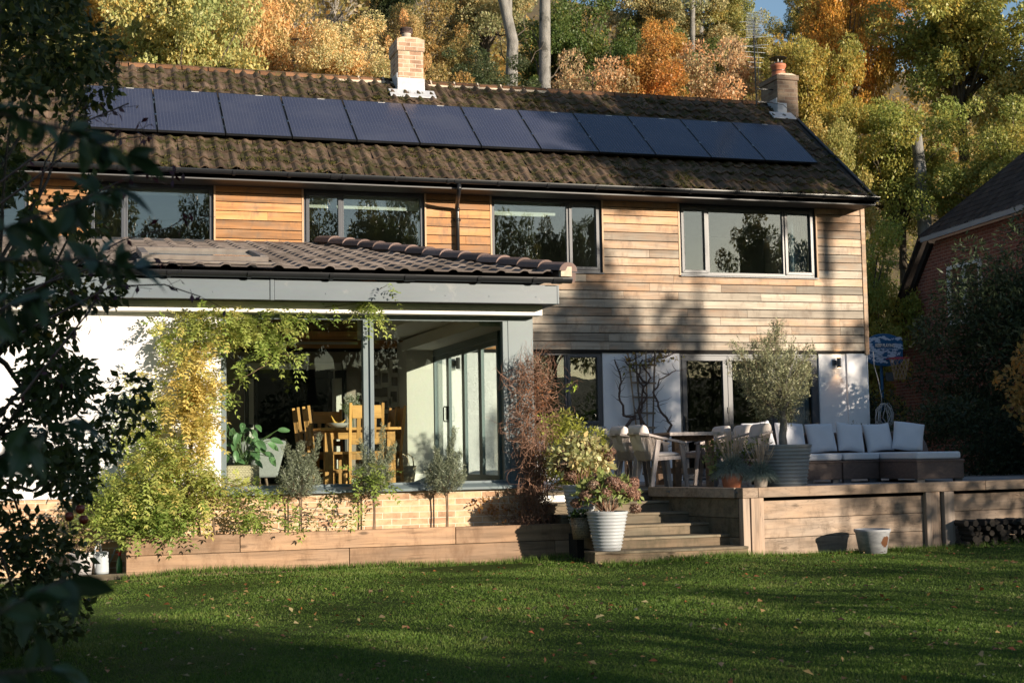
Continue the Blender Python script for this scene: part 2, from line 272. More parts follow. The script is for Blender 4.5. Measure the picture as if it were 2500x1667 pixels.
# ---------------------------------------------------------------- mesh helpers
def origin(o):
    v = Vector((0, 0, 0))
    while o is not None: v = v + o.location; o = o.parent
    return v
class MB:
    def __init__(s): s.v = []; s.f = []; s.r = []; s.w = []
    def add(s, vs, fs, rnd=None, wea=.5):
        b = len(s.v); s.v += [tuple(p) for p in vs]; rnd = random.random() if rnd is None else rnd
        for f in fs: s.f.append(tuple(i+b for i in f)); s.r.append(rnd); s.w.append(wea)
        return s
    def box(s, x0, x1, y0, y1, z0, z1, rnd=None, wea=.5, M4=None):
        vs = [Vector((x, y, z)) for z in (z0, z1) for y in (y0, y1) for x in (x0, x1)]
        if M4 is not None: vs = [M4 @ p for p in vs]
        return s.add(vs, [(0, 2, 3, 1), (4, 5, 7, 6), (0, 1, 5, 4), (2, 6, 7, 3), (0, 4, 6, 2), (1, 3, 7, 5)], rnd, wea)
    def bar(s, a, b, w, h=None, rnd=None, wea=.5, upv=(0, 0, 1)):
        a = Vector(a); b = Vector(b); h = h or w; d = b-a; L = d.length
        if L < 1e-6: return s
        d.normalize(); u = Vector(upv); x = d.cross(u)
        if x.length < 1e-3: x = d.cross(Vector((1, 0, 0)))
        x.normalize(); y = x.cross(d)
        m4 = Matrix((x, y, d)).transposed().to_4x4(); m4.translation = a
        return s.box(-w/2, w/2, -h/2, h/2, 0, L, rnd, wea, m4)
    def prism(s, poly, axis, a, b, rnd=None, wea=.5):
        """poly: 2D points in the plane across axis (0: yz, 1: xz, 2: xy), extruded from a to b"""
        def P(p, t): return {0: (t, p[0], p[1]), 1: (p[0], t, p[1]), 2: (p[0], p[1], t)}[axis]
        n = len(poly); vs = [P(p, a) for p in poly]+[P(p, b) for p in poly]
        fs = [tuple(range(n)), tuple(range(2*n-1, n-1, -1))]+[(i, (i+n), (i+1) % n+n, (i+1) % n) for i in range(n)]
        return s.add(vs, fs, rnd, wea)
    def tube(s, pts, r, n=6, rnd=None, wea=.5, caps=True):
        pts = [Vector(p) for p in pts]; k = len(pts)
        rs = r if hasattr(r, '__len__') else [r]*k
        vs = []; prev = None
        for i, p in enumerate(pts):
            d = (pts[min(i+1, k-1)]-pts[max(i-1, 0)])
            if d.length < 1e-9: d = Vector((0, 0, 1))
            d.normalize()
            x = d.cross(Vector((0, 0, 1))) if prev is None else prev - d*prev.dot(d)
            if x.length < 1e-3: x = d.cross(Vector((1, 0, 0)))
            x.normalize(); prev = x; y = d.cross(x)
            for j in range(n): a = 2*math.pi*j/n; vs.append(p+(x*math.cos(a)+y*math.sin(a))*rs[i])
        fs = [(i*n+j, i*n+(j+1) % n, (i+1)*n+(j+1) % n, (i+1)*n+j) for i in range(k-1) for j in range(n)]
        if caps: fs += [tuple(range(n-1, -1, -1)), tuple(range((k-1)*n, k*n))]
        return s.add(vs, fs, rnd, wea)
    def lathe(s, c, prof, n=28, rnd=None, wea=.5):
        vs = []; c = Vector(c)
        for r, z in prof:
            for j in range(n): a = 2*math.pi*j/n; vs.append(c+Vector((r*math.cos(a), r*math.sin(a), z)))
        k = len(prof); fs = [(i*n+j, i*n+(j+1) % n, (i+1)*n+(j+1) % n, (i+1)*n+j) for i in range(k-1) for j in range(n)]
        if prof[0][0] > 0: fs.append(tuple(range(n-1, -1, -1)))
        if prof[-1][0] > 0: fs.append(tuple(range((k-1)*n, k*n)))
        return s.add(vs, fs, rnd, wea)
    def build(s, name, mat, parent=None, smooth=False, bevel=0, sub=0, o=None):
        me = bpy.data.meshes.new(name); org = origin(parent) if o is None else Vector(o)
        me.from_pydata([(p[0]-org.x, p[1]-org.y, p[2]-org.z) for p in s.v], [], s.f)
        for nm, arr in (('rnd', s.r), ('wea', s.w)):
            a = me.attributes.new(nm, 'FLOAT', 'FACE'); a.data.foreach_set('value', arr)
        me.materials.append(M[mat] if isinstance(mat, str) else mat)
        if smooth: me.polygons.foreach_set('use_smooth', [True]*len(me.polygons))
        me.update(); ob = bpy.data.objects.new(name, me); col.objects.link(ob); ob.parent = parent
        if parent is None: ob.location = org
        if bevel:
            b = ob.modifiers.new('b', 'BEVEL'); b.width = bevel; b.segments = 2; b.limit_method = 'ANGLE'; b.angle_limit = R(40)
        if sub:
            b = ob.modifiers.new('s', 'SUBSURF'); b.levels = sub; b.render_levels = sub
        return ob
def tag(o, label, cat, group=None, kind=None):
    if label: o['label'] = label
    if cat: o['category'] = cat
    if group: o['group'] = group
    if kind: o['kind'] = kind
    return o
def thing(name, label, cat, loc=(0, 0, 0), rz=0, group=None):
    o = bpy.data.objects.new(name, None); col.objects.link(o); o.location = loc; o.rotation_euler = (0, 0, rz)
    o.empty_display_size = .2
    return tag(o, label, cat, group)
def dup(root, loc, rz=None, label=None, scale=None):
    r = root.copy(); col.objects.link(r); r.location = loc
    if rz is not None: r.rotation_euler = (0, 0, rz)
    if scale is not None: r.scale = (scale,)*3 if not hasattr(scale, '__len__') else scale
    if label: r['label'] = label
    for ch in list(root.children):
        c = ch.copy(); col.objects.link(c); c.parent = r
        for g in list(ch.children):
            d = g.copy(); col.objects.link(d); d.parent = c
    return r
def struct(o): o['kind'] = 'structure'; return o

# ---------------------------------------------------------------- foliage helpers (numpy)
def unit(a): return a/np.maximum(1e-9, np.linalg.norm(a, axis=-1, keepdims=True))
def leafquads(P, T, Nn, L, W, fold=.0):
    """diamond leaves: base P, along T, normal Nn"""
    T = unit(T); S = unit(np.cross(T, Nn)); Nn = np.cross(S, T); L = np.asarray(L).reshape(-1, 1); W = np.asarray(W).reshape(-1, 1)
    mid = P+T*L*.45
    V = np.stack([P, mid+S*W*.5+Nn*W*fold, P+T*L-Nn*W*fold*.6, mid-S*W*.5+Nn*W*fold], 1); return V
def quadmesh(V, name, mat, parent=None, rnd=None, o=None):
    n = len(V); me = bpy.data.meshes.new(name); k = V.shape[1]
    org = np.array(origin(parent) if o is None else o)
    me.vertices.add(n*k); me.vertices.foreach_set('co', (V.reshape(-1, 3)-org).astype('f').ravel())
    me.loops.add(n*k); me.loops.foreach_set('vertex_index', np.arange(n*k, dtype='i'))
    me.polygons.add(n); me.polygons.foreach_set('loop_start', np.arange(0, n*k, k, dtype='i')); me.polygons.foreach_set('loop_total', np.full(n, k, 'i'))
    a = me.attributes.new('rnd', 'FLOAT', 'FACE'); a.data.foreach_set('value', (rng.random(n) if rnd is None else rnd).astype('f'))
    me.materials.append(M[mat] if isinstance(mat, str) else mat); me.update(calc_edges=True)
    ob = bpy.data.objects.new(name, me); col.objects.link(ob); ob.parent = parent
    if parent is None: ob.location = tuple(org)
    return ob
def blob(c, r, n, shell=.55):
    """n points in an ellipsoid, biased outward; returns points and outward directions"""
    d = unit(rng.normal(size=(n, 3))); rad = rng.random((n, 1))**(1/3); rad = shell*(.55+.45*rad**.5)+(1-shell)*rad
    rad = np.clip(rad+rng.normal(0, .06, (n, 1)), 0, 1.15)
    r = np.array(r if hasattr(r, '__len__') else (r,)*3, float); return np.array(c)+d*rad*r, d
def leaves(clumps, n, L, W, droop=.2, flat=.5, shell=.55):
    """clumps: (x,y,z,rx,ry,rz) rows; n leaves in all shared by volume"""
    cl = np.array(clumps, float); wgt = (cl[:, 3]*cl[:, 4]*cl[:, 5])**(2/3); wgt /= wgt.sum(); Ps = []; Ds = []; Rn = []
    for c, q in zip(cl, wgt):
        k = max(3, int(n*q)); p, d = blob(c[:3], c[3:6], k, shell); Ps.append(p); Ds.append(d); Rn.append(np.clip(rng.normal(rng.random()*.6+.2, .2, k), 0, 1))
    P = np.concatenate(Ps); D = np.concatenate(Ds); rn = np.concatenate(Rn); k = len(P)
    T = unit(D*.8+rng.normal(size=(k, 3))*.8+np.array([0, 0, -droop])); Nn = unit(D*.6+np.array([0, 0, flat])+rng.normal(size=(k, 3))*.55)
    l = L*(.6+.7*rng.random(k)); return leafquads(P, T, Nn, l, l*W/L, .12), rn
def clumpset(c, r, n, cr, seed=0, hollow=.5, low=-1):
    g = np.random.default_rng(seed); out = []
    while len(out) < n:
        d = unit(g.normal(size=3)); q = (hollow+(1-hollow)*g.random())
        if d[2] < low: continue
        s = cr*(.6+.8*g.random()); out.append((c[0]+d[0]*q*r[0], c[1]+d[1]*q*r[1], c[2]+d[2]*q*r[2], s, s, s*.75))
    return out
def wob(a, b, n, amp, g=random):
    a = Vector(a); b = Vector(b); return [a.lerp(b, i/n)+Vector((g.uniform(-1, 1), g.uniform(-1, 1), g.uniform(-1, 1)))*amp*math.sin(math.pi*i/n)*(b-a).length for i in range(n+1)]

# ================================================================ SETTING
def hill(x, y):
    s = max(0., y-26.5-.25*max(0, x-12)); z = .5*s - .5*3*(1-math.exp(-s/3)); return z+.16*max(0, -y-16)
def ground():
    xs = np.concatenate([np.linspace(-60, -8, 14), np.linspace(-6, 24, 61), np.linspace(27, 110, 20)]); ys = np.concatenate([np.linspace(-60, -2, 14), np.linspace(0, 26, 53), np.linspace(27, 130, 60)])
    mb = MB(); vs = [(x, y, hill(x, y)+(.02*math.sin(x*1.3+y*.7)+.015*math.sin(x*2.9-y*1.7) if y < 16 else 0)-(.03 if y > 16.4 else 0)) for y in ys for x in xs]; k = len(xs)
    yl = [i for i, y in enumerate(ys) if y <= 26][-1]
    lawn = MB().add(vs[:(yl+1)*k], [(j*k+i, j*k+i+1, (j+1)*k+i+1, (j+1)*k+i) for j in range(yl) for i in range(k-1)], .5)
    struct(lawn.build('lawn', 'lawn', smooth=True))
    hl = MB().add(vs[yl*k:], [(j*k+i, j*k+i+1, (j+1)*k+i+1, (j+1)*k+i) for j in range(len(ys)-yl-1) for i in range(k-1)], .5)
    struct(hl.build('hillside', 'hill', smooth=True))
ground()
def grass():
    N = 420000
    # more blades near the camera, spread over the wedge of lawn in view
    y = 6.4+9.9*rng.random(N)**1.25; x0 = -.055*y-.3; x1 = .80*y+.3; x = x0+(x1-x0)*rng.random(N)
    pa = np.sin(x*1.7+y)*np.sin(y*2.3-x*.8)
    h = (.011+.013*rng.random(N))*(1+.35*pa)
    e = 9000; ex = rng.uniform(.6, 12.5, e); ey = np.where(ex < 5.85, rng.uniform(16.3, 16.56, e), rng.uniform(15.2, 15.55, e)+np.maximum(0, ex-7.8)*.12)
    x = np.concatenate([x, ex]); y = np.concatenate([y, ey]); h = np.concatenate([h, .04+.06*rng.random(e)]); N += e
    z = .02*np.sin(x*1.3+y*.7)+.015*np.sin(x*2.9-y*1.7)
    P = np.stack([x, y, z-.004], 1); T = unit(np.stack([rng.normal(0, .45, N), rng.normal(0, .45, N), np.ones(N)], 1)); S = unit(np.cross(T, rng.normal(size=(N, 3)))); wd = (.0024+.0022*rng.random(N))[:, None]
    V = np.stack([P-S*wd, P+S*wd, P+T*h[:, None]], 1)
    rn = np.clip(.42+.22*np.sin(x*1.7+y)*np.sin(y*2.3-x*.8)+.2*np.sin(x*5.1-y*3.3)*np.sin(y*4.7+x*2.2)+rng.normal(0, .22, N), 0, 1)
    tag(quadmesh(V, 'grass', 'grass', rnd=rn), 'short green lawn grass, longer along the timber edges', 'grass', kind='stuff')
grass()
def fallen():
    n = 1700; y = 6.6+9.2*rng.random(n)**.8; x = -.06*y+(.86*y)*rng.random(n); P = np.stack([x, y, .028+.012*rng.random(n)], 1)
    T = rng.normal(size=(n, 3)); T[:, 2] *= .25; Nn = np.stack([rng.normal(0, .35, n), rng.normal(0, .35, n), np.ones(n)], 1)
    L = .022+.048*rng.random(n)**2; V = leafquads(P, T, Nn, L, L*.62, .2)
    tag(quadmesh(V, 'fallen_leaves', 'fallen'), 'dry brown and yellow leaves scattered over the lawn', 'leaves', kind='stuff')
fallen()

# ================================================================ HOUSE
house = thing('house', 'two storey house with cedar cladding, mossy tiled roof, solar panels and glazed extension', 'house', (5.5, 22, 0))
WIN = [(-2.4, -.55, 4.25, 5.46), (.30, 2.14, 4.25, 5.46), (3.53, 5.47, 4.25, 5.46), (6.60, 8.51, 4.26, 5.46), (9.93, 12.52, 4.25, 5.46)]
def cladding():
    mb = MB(); pitch = .1415; z = 2.97; r = random.Random(3); i = 0
    while z < 5.47:
        z1 = min(z+pitch-.013, 5.5); cuts = []
        spans = [(-3.0, 13.42)]
        for a, b, c, d in WIN:
            if z+.02 < d and z1 > c+.02: spans = [q for s in spans for q in ([(s[0], a-.03), (b+.03, s[1])] if s[0] < a and s[1] > b else [s])]
        for a, b in spans:
            x = a; first = True
            while x < b-.02:
                L = r.uniform(.6, 2.9); e = min(b, x+L)
                if b-e < .35: e = b
                lo = (z-2.97)/2.5; mid = (x+e)/2
                wea = (.05 if mid < 6.7 else .62+.35*(1-lo)+.10*(mid > 10)) + (0 if mid < 6.7 else r.uniform(-.22, .16))
                if mid > 6.7 and z > 5.0: wea -= .25
                if 8.5 < mid < 13 and abs(z-4.11) < .08: wea -= .4
                mb.box(x+.001, e-.0015, 21.98+r.uniform(-.0012, .0012), 22.0, z, z1, r.random(), wea); x = e
        z += pitch; i += 1
    mb.build('cladding', 'cedar', house, bevel=.0025)
    # battens and wall behind
    bk = MB(); 
    xs = sorted({-3.0, 13.42, *[v for q in WIN for v in q[:2]]})
    for a, b in zip(xs[:-1], xs[1:]):
        inwin = any(abs(a-q[0]) < 1e-6 for q in WIN)
        if inwin: bk.box(a, b, 22.003, 22.25, 2.92, 4.25)
        else: bk.box(a, b, 22.003, 22.25, 2.92, 5.55)
        if inwin: bk.box(a, b, 22.003, 22.25, 5.46, 5.55)
    bk.build('cladding_backing', 'back', house)
    t = MB()
    t.box(13.42, 13.50, 21.965, 22.03, 2.90, 5.5, .5, .6)
    t.build('corner_board', 'cedar', house, bevel=.003)
    for a, b, c, d in WIN:
        for x in (a-.03, b+.004): MB().box(x, x+.026, 21.972, 22.06, c-.02, 5.47).build('window_trim', 'trim', house)
cladding()
def window(x0, x1, z0, z1, Y, mulls, sash, name='window', mat='frame', gmat='glass', sill=True, par=None, ft=.055):
    """frame with mullions at mulls; sash = indices of bays with an opening casement"""
    f = MB(); d0, d1 = Y+.02, Y+.09
    f.box(x0, x1, d0, d1, z1-ft, z1); f.box(x0, x1, d0, d1, z0, z0+ft)
    f.box(x0, x0+ft, d0, d1, z0+ft, z1-ft); f.box(x1-ft, x1, d0, d1, z0+ft, z1-ft)
    ed = [x0+ft]
    for mx in mulls: f.box(mx-.03, mx+.03, d0, d1, z0+ft, z1-ft); ed += [mx-.03, mx+.03]
    ed.append(x1-ft); bays = [(ed[2*i], ed[2*i+1]) for i in range(len(ed)//2)]
    fo = f.build(name, mat, par or house, bevel=.003)
    for i, (a, b) in enumerate(bays):
        if i in sash:
            s = MB(); c = .052; y0, y1 = Y+.0, Y+.05
            a2, b2, c2, d2 = a-.018, b+.018, z0+ft-.018, z1-ft+.018
            s.prism([(a2, c2), (b2, c2), (b2-c, c2+c), (a2+c, c2+c)], 1, y0, y1); s.prism([(a2, d2), (a2+c, d2-c), (b2-c, d2-c), (b2, d2)], 1, y0, y1)
            s.prism([(a2, c2), (a2+c, c2+c), (a2+c, d2-c), (a2, d2)], 1, y0, y1); s.prism([(b2, c2), (b2, d2), (b2-c, d2-c), (b2-c, c2+c)], 1, y0, y1)
            s.build('casement', mat, fo, bevel=.003)
    for i, (a, b) in enumerate(bays):
        MB().box(a+.001, b-.001, Y+.045+.004*i, Y+.051+.004*i, z0+ft+.001, z1-ft-.001).build('pane', gmat, fo)
    if sill: MB().prism([(Y-.06, z0-.032), (Y+.06, z0-.032), (Y+.06, z0-.003), (Y-.06, z0-.012)], 0, x0-.02, x1+.02).build('sill', mat, fo, bevel=.004)
    return fo
window(*WIN[0], 22.0, [-1.2], [0], gmat='glassup'); window(*WIN[1], 22.0, [.84], [0], gmat='glassup'); window(*WIN[2], 22.0, [4.14], [0], gmat='glassup')
window(*WIN[3], 22.0, [7.93], [1], gmat='glassup'); window(*WIN[4], 22.0, [10.46, 11.92], [0, 2], gmat='glassup')
window(6.75, 8.49, 1.70, 2.94, 22.03, [7.86], [1], gmat='glassup', ft=.06)
# blinds and curtain behind the upper windows
MB().box(3.6, 5.42, 22.2, 22.21, 5.24, 5.46).box(3.6, 5.42, 22.19, 22.22, 5.215, 5.24).build('roller_blind', 'blind', house)
MB().box(6.66, 7.86, 22.2, 22.21, 5.22, 5.46).box(6.66, 7.6, 22.19, 22.22, 5.195, 5.225).build('roller_blind', 'blind', house)
MB().box(.4, 2.08, 22.2, 22.21, 5.33, 5.46).build('roller_blind', 'blind', house)
def curtain(x0, x1, z0, z1, Y):
    mb = MB(); n = 60; vs = []
    for i in range(n+1):
        x = x0+(x1-x0)*i/n; y = Y+.03*math.sin(i*1.15)+.012*math.sin(i*2.7); vs += [(x, y, z0), (x, y, z1)]
    mb.add(vs, [(2*i, 2*i+2, 2*i+3, 2*i+1) for i in range(n)]); mb.build('curtain', 'curtain', house, smooth=True)
curtain(12.12, 12.5, 4.3, 5.45, 22.28); curtain(12.12, 12.45, .9, 2.9, 22.3)
# ground floor rendered wall, with openings
def gwall():
    g = MB(); Y0, Y1 = 22.03, 22.25
    g.box(5.65, 6.75, Y0, Y1, 0, 2.92); g.box(6.75, 8.49, Y0, Y1, 0, 1.70); g.box(8.49, 9.88, Y0, Y1, 0, 2.92)
    g.box(12.52, 13.06, Y0, Y1, 0, 2.92); g.box(13.06, 13.48, Y0-.03, Y1, 0, 2.92)
    g.box(-3, 2.75, 22.1, 22.25, 0, 2.92); g.box(3.98, 5.65, 22.1, 22.25, 0, 2.92); g.box(2.75, 3.98, 22.1, 22.25, 2.66, 2.92)
    g.build('rendered_wall', 'plaster', house, bevel=.004)
    s = MB(); s.box(13.44, 13.48, 22.25, 27.8, 0, 5.55); s.box(-3, 13.48, 27.8, 28, 0, 5.55); s.box(-3.02, -2.98, 22.25, 27.8, 0, 5.55)
    s.prism([(22.2, 5.55), (27.8, 5.55), (25, 7.7)], 0, 13.36, 13.40); s.build('side_wall', 'plaster', house)
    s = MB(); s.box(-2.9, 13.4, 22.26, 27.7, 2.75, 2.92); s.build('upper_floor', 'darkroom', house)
    s = MB(); s.box(-2.9, 13.4, 22.26, 27.7, 5.50, 5.55)
    for x in (-.3, 2.9, 6.1, 9.2): s.box(x-.05, x+.05, 22.26, 27.7, 2.92, 5.50)
    s.box(-2.9, 13.4, 25.6, 25.7, 2.92, 5.5)
    s.build('upstairs_walls', 'wallup', house)
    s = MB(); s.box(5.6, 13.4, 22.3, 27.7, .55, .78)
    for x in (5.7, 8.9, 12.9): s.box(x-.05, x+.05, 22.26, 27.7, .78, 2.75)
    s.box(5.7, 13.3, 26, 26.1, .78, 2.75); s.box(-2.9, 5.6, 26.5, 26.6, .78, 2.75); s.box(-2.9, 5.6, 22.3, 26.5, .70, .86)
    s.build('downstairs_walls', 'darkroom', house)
    MB().box(4.7, 5.1, 23.0, 23.6, 2.92, 3.6).box(4.5, 5.2, 25.5, 25.59, 3.9, 4.5).build('bedroom_clutter', 'photo', house)
gwall()
def patio_door():
    f = MB(); x0, x1, z0, z1, Y = 9.88, 12.52, .80, 2.95, 22.06; f.box(x0, x1, Y, Y+.09, z1-.07, z1); f.box(x0, x0+.05, Y, Y+.09, z0, z1-.07); f.box(x1-.05, x1, Y, Y+.09, z0, z1-.07); f.box(x0+.05, x1-.05, Y, Y+.09, z0, z0+.05)
    fo = f.build('patio_door', 'frame', house, bevel=.003); w_ = (x1-x0-.1)/3
    for i in range(3):
        a = x0+.05+i*w_; b = a+w_-.006; d = MB(); c = .085; y0, y1 = Y-.015, Y+.05; za, zb = z0+.052, z1-.072
        d.box(a, b, y0, y1, za, za+c*1.3); d.box(a, b, y0, y1, zb-c, zb); d.box(a, a+c, y0, y1, za+c*1.3, zb-c); d.box(b-c, b, y0, y1, za+c*1.3, zb-c)
        d.build('door_leaf', 'frame', fo, bevel=.003); MB().box(a+c, b-c, Y+.02, Y+.026, za+c*1.3, zb-c).build('pane', 'glass', fo)
    h = MB(); h.box(x0+.075, x0+.11, Y-.045, Y-.015, 1.62, 1.86).bar((x0+.09, Y-.06, 1.80), (x0+.22, Y-.06, 1.80), .016).bar((x0+.09, Y-.02, 1.80), (x0+.09, Y-.065, 1.80), .016)
    h.build('handle', 'blackpl', fo)
    MB().box(x0+1*w_+.03, x0+1*w_+.07, Y-.03, Y-.014, 1.9, 2.0).box(x0+1*w_+.03, x0+1*w_+.07, Y-.03, Y-.014, 2.72, 2.82).build('hinge', 'blackpl', fo)
patio_door()
# ---- main roof
def profile_pan(u):   # u in [0,1): one roll and one pan
    return .040*max(0, math.cos((u-.5)*2*math.pi/.55*.5))**1.0 if abs(u-.5) < .275 else .006*math.cos((u)*2*math.pi)*0
def profile_flat(u):
    if u < .62: return 0.
    if u < .70: return .028*(u-.62)/.08
    if u < .90: return .028
    return .028*(1-(u-.90)/.10)
def roof_tiles(name, mat, x0, x1, y0, z0, ang, length, gauge, period, prof, seg, xmax=None, lift=.03, jit=.006, seed=1, parent=None, skip=None):
    r = random.Random(seed); ca, sa = math.cos(ang), math.sin(ang); mb = MB(); n = int(length/gauge)+1
    for j in range(n):
        s0 = j*gauge; s1 = min(length, s0+gauge*1.12); off = 0
        xm = x1 if xmax is None else min(x1, xmax(s0)); k = int((xm-x0)/period)
        for i in range(k):
            xa = x0+i*period
            if skip and skip(xa+period/2, s0): continue
            t1, t2, sh = r.uniform(-jit, jit), r.uniform(-jit, jit), r.uniform(-jit, jit)*2; rn = r.random(); vs = []
            for q in range(seg+1):
                u = q/seg; x = xa+u*period; h = prof(min(u, .9999) if q < seg else 0.)
                ha = h+lift+t1+(t2)*u; hb = h+.004
                sA = s0-.004+sh
                vs += [(x, y0+sA*ca-(ha-.022)*sa, z0+sA*sa+(ha-.022)*ca), (x, y0+sA*ca-ha*sa, z0+sA*sa+ha*ca), (x, y0+s1*ca-hb*sa, z0+s1*sa+hb*ca)]
            mb.add(vs, [f for q in range(seg) for f in ((3*q, 3*q+3, 3*q+4, 3*q+1), (3*q+1, 3*q+4, 3*q+5, 3*q+2))], rn)
    return mb.build(name, mat, parent or house, smooth=False)
A37 = R(37); c37, s37 = math.cos(A37), math.sin(A37)
EY, EZ = 21.40, 5.60
def onroof(x, s, h=0): return (x, EY+s*c37-h*s37, EZ+s*s37+h*c37)
rf = roof_tiles('roof', 'tile', -3.03, 13.42, EY, EZ, A37, 3.95, .30, .232, profile_pan, 10, lift=.032, jit=.013)
u = MB(); u.prism([(EY+.03, EZ-.05), (24.55, EZ-.05+3.15*math.tan(A37)), (27.9, EZ-.3), (27.9, EZ-.4), (24.55, EZ-.25+3.1*math.tan(A37)), (EY+.03, EZ-.12)], 0, -3.02, 13.38); u.build('roof_deck', 'back', house)
u = MB(); u.prism([(24.56, 8.03), (28.2, 5.3), (28.2, 5.25), (24.56, 7.95)], 0, -3.03, 13.42); u.build('rear_roof', 'tile', house)
u = MB(); p1 = onroof(0, 0, -.02); p2 = onroof(0, 3.95, -.02); u.prism([(p1[1], p1[2]), (p2[1], p2[2]), (p2[1], p2[2]-.07), (p1[1], p1[2]-.07)], 0, 13.40, 13.46); u.build('verge_board', 'soffit', house)
def ridges():
    r = random.Random(5); g = MB(); mo = MB(); x = -3.0; k = 0
    while x < 13.4:
        L = .44; e = min(x+L, 13.44); zz_ = 7.985+r.uniform(-.006, .006)-.02*math.sin((x+3)/16*math.pi); n = 9
        if not (5.50 < (x+e)/2 < 6.08) and not 13.0 < (x+e)/2 < 13.6:
            rn = r.random(); vs = []
            for xx, rr in ((x+.012, .118), (e-.006, .108)):
                for q in range(n+1): a = math.pi*(q/n); vs.append((xx, 24.57-rr*1.1*math.cos(a), zz_-.05+rr*.85*math.sin(a)))
            g.add(vs, [(q, q+1, n+2+q, n+1+q) for q in range(n)]+[tuple(range(n, -1, -1)), tuple(range(n+1, 2*n+2))], rn)
        if 4.2 < x < 8.3:
            mo.bar((x, 24.44, zz_-.06), (e, 24.44, zz_-.06), .035, .035+r.uniform(0, .02)); mo.bar((e-.005, 24.45, zz_-.04), (e-.005, 24.55, zz_+.066), .028, .014)
        x = e+.001
    ro = g.build('ridge_tiles', 'ridge', rf, smooth=False); mo.build('mortar', 'mortar', rf)
ridges()
def moss():
    n = 2600; V = []; s = rng.random(n)*3.8; x = -2.8+16.2*rng.random(n); keep = (np.sin(x*2.1+s*3)+np.sin(x*5.3-s*2.7)+rng.normal(0, .8, n)) > .15
    s = s[keep]; x = x[keep]; s = np.floor(s/.30)*.30+rng.random(len(s))**2*.12+.01; P = np.stack([x, EY+s*c37-.035*s37, EZ+s*s37+.035*c37], 1)
    ok = ~((s > .95) & (s < 2.65) & (x > .3) & (x < 12.9)); P = P[ok]
    P = np.repeat(P, 26, 0); k = len(P); d = unit(rng.normal(size=(k, 3))+np.array([0, -.5, .9])); P = P+rng.normal(size=(k, 3))*np.array([.035, .018, .012]); V = leafquads(P, d, rng.normal(size=(k, 3)), .022+.016*rng.random(k), .016, .2)
    o = quadmesh(V, 'moss', 'moss', rf); o['kind'] = 'stuff'
moss()
def panels():
    r = random.Random(2)
    for i in range(12):
        x0 = .28+i*1.035; x1 = x0+1.018; sa, sb, h0, h1 = 1.00, 2.60, .115, .15
        def P(x, s, h): return Vector(onroof(x, s, h))
        fr = MB(); ax = Vector((1, 0, 0)); sl_ = Vector((0, c37, s37)); nn = Vector((0, -s37, c37))
        m4 = Matrix((ax, sl_, nn)).transposed().to_4x4(); m4.translation = P(x0, sa, h0); W_, L_, T_ = x1-x0, sb-sa, .036; c = .012
        fr.box(0, W_, 0, c, 0, T_, M4=m4).box(0, W_, L_-c, L_, 0, T_, M4=m4).box(0, c, c, L_-c, 0, T_, M4=m4).box(W_-c, W_, c, L_-c, 0, T_, M4=m4)
        fo = fr.build('solar_panel', 'blackpl', house)
        # the cell sheet is a local object so its stripes follow the panel
        g = MB(); g.box(0, W_-2*c, 0, L_-2*c, 0, .003); o = g.build('cells', 'panel', None, o=(0, 0, 0)); o.parent = fo
        m5 = m4.copy(); m5.translation = P(x0+c, sa+c, h0+T_-.004)-Vector(origin(house)); o.matrix_local = m5
        cl = MB()
        for s_ in (.36, .76): cl.box(-.022, .006, L_*s_-.03, L_*s_+.03, T_-.003, T_+.010, M4=m4)
        cl.build('clamp', 'metal', fo)
        MB().box(W_*.5+.1, W_*.5+.22, L_-.03, L_-.018, T_, T_+.002, M4=m4).build('plate', 'white', fo)
    rl = MB(); 
    for s_ in (1.38, 2.2): rl.bar(onroof(.32, s_, .085), onroof(12.66, s_, .085), .04, .04)
    rl.build('panel_rail', 'metal', house)
panels()
# ---- eaves
def gutter(x0, x1, Y, Z, r, br, joints, parent=house):
    g = MB(); n = 10; vs = []
    for x in (x0, x1):
        for q in range(n+1): a = math.pi+math.pi*q/n; vs.append((x, Y+r*math.cos(a), Z+r*math.sin(a)))
    g.add(vs, [(q, n+1+q, n+2+q, q+1) for q in range(n)]+[tuple(range(n+1)), tuple(range(2*n+1, n, -1))])
    g.bar((x0, Y-r, Z), (x1, Y-r, Z), .012, .016)
    o = g.build('gutter', 'blackpl', parent, smooth=False)
    for w_, lst, pr, e_ in ((.022, br, .012, True), (.06, joints, .009, False)):
        for x in lst:
            b = MB(); vs = []
            for xx in (x-w_, x+w_):
                for q in range(n+1): a = math.pi+math.pi*q/n; vs.append((xx, Y+(r+pr)*math.cos(a), Z+(r+pr)*math.sin(a)))
            b.add(vs, [(q, n+1+q, n+2+q, q+1) for q in range(n)]+[tuple(range(n+1)), tuple(range(2*n+1, n, -1))])
            b.build('gutter_bracket' if e_ else 'gutter_joint', 'blackpl', o)
gutter(-3.05, 13.42, 21.36, 5.585, .058, [-2.6+.83*i for i in range(20)], [.9, 3.9, 5.86, 8.9, 11.9])
MB().box(-3.02, 13.40, 21.43, 21.455, 5.46, 5.60).build('fascia_board', 'fascblack', house)
MB().box(-3.02, 13.40, 21.456, 22.0, 5.468, 5.485).build('soffit', 'soffit', house)
dp = MB(); dp.tube([(5.88, 21.36, 5.53), (5.88, 21.36, 5.44), (5.93, 21.62, 5.33), (5.99, 21.90, 5.24), (6.0, 21.915, 5.18), (6.0, 21.915, 4.0)], .034, 10); dp.tube([(5.88, 21.36, 5.50), (5.88, 21.36, 5.42)], .042, 10).tube([(6., 21.915, 5.25), (6., 21.915, 5.19)], .041, 10).tube([(6., 21.915, 5.07), (6., 21.915, 5.03)], .042, 10)
dp.box(5.94, 6.06, 21.93, 21.98, 5.035, 5.065); dp.build('downpipe', 'blackpl', house, smooth=True)
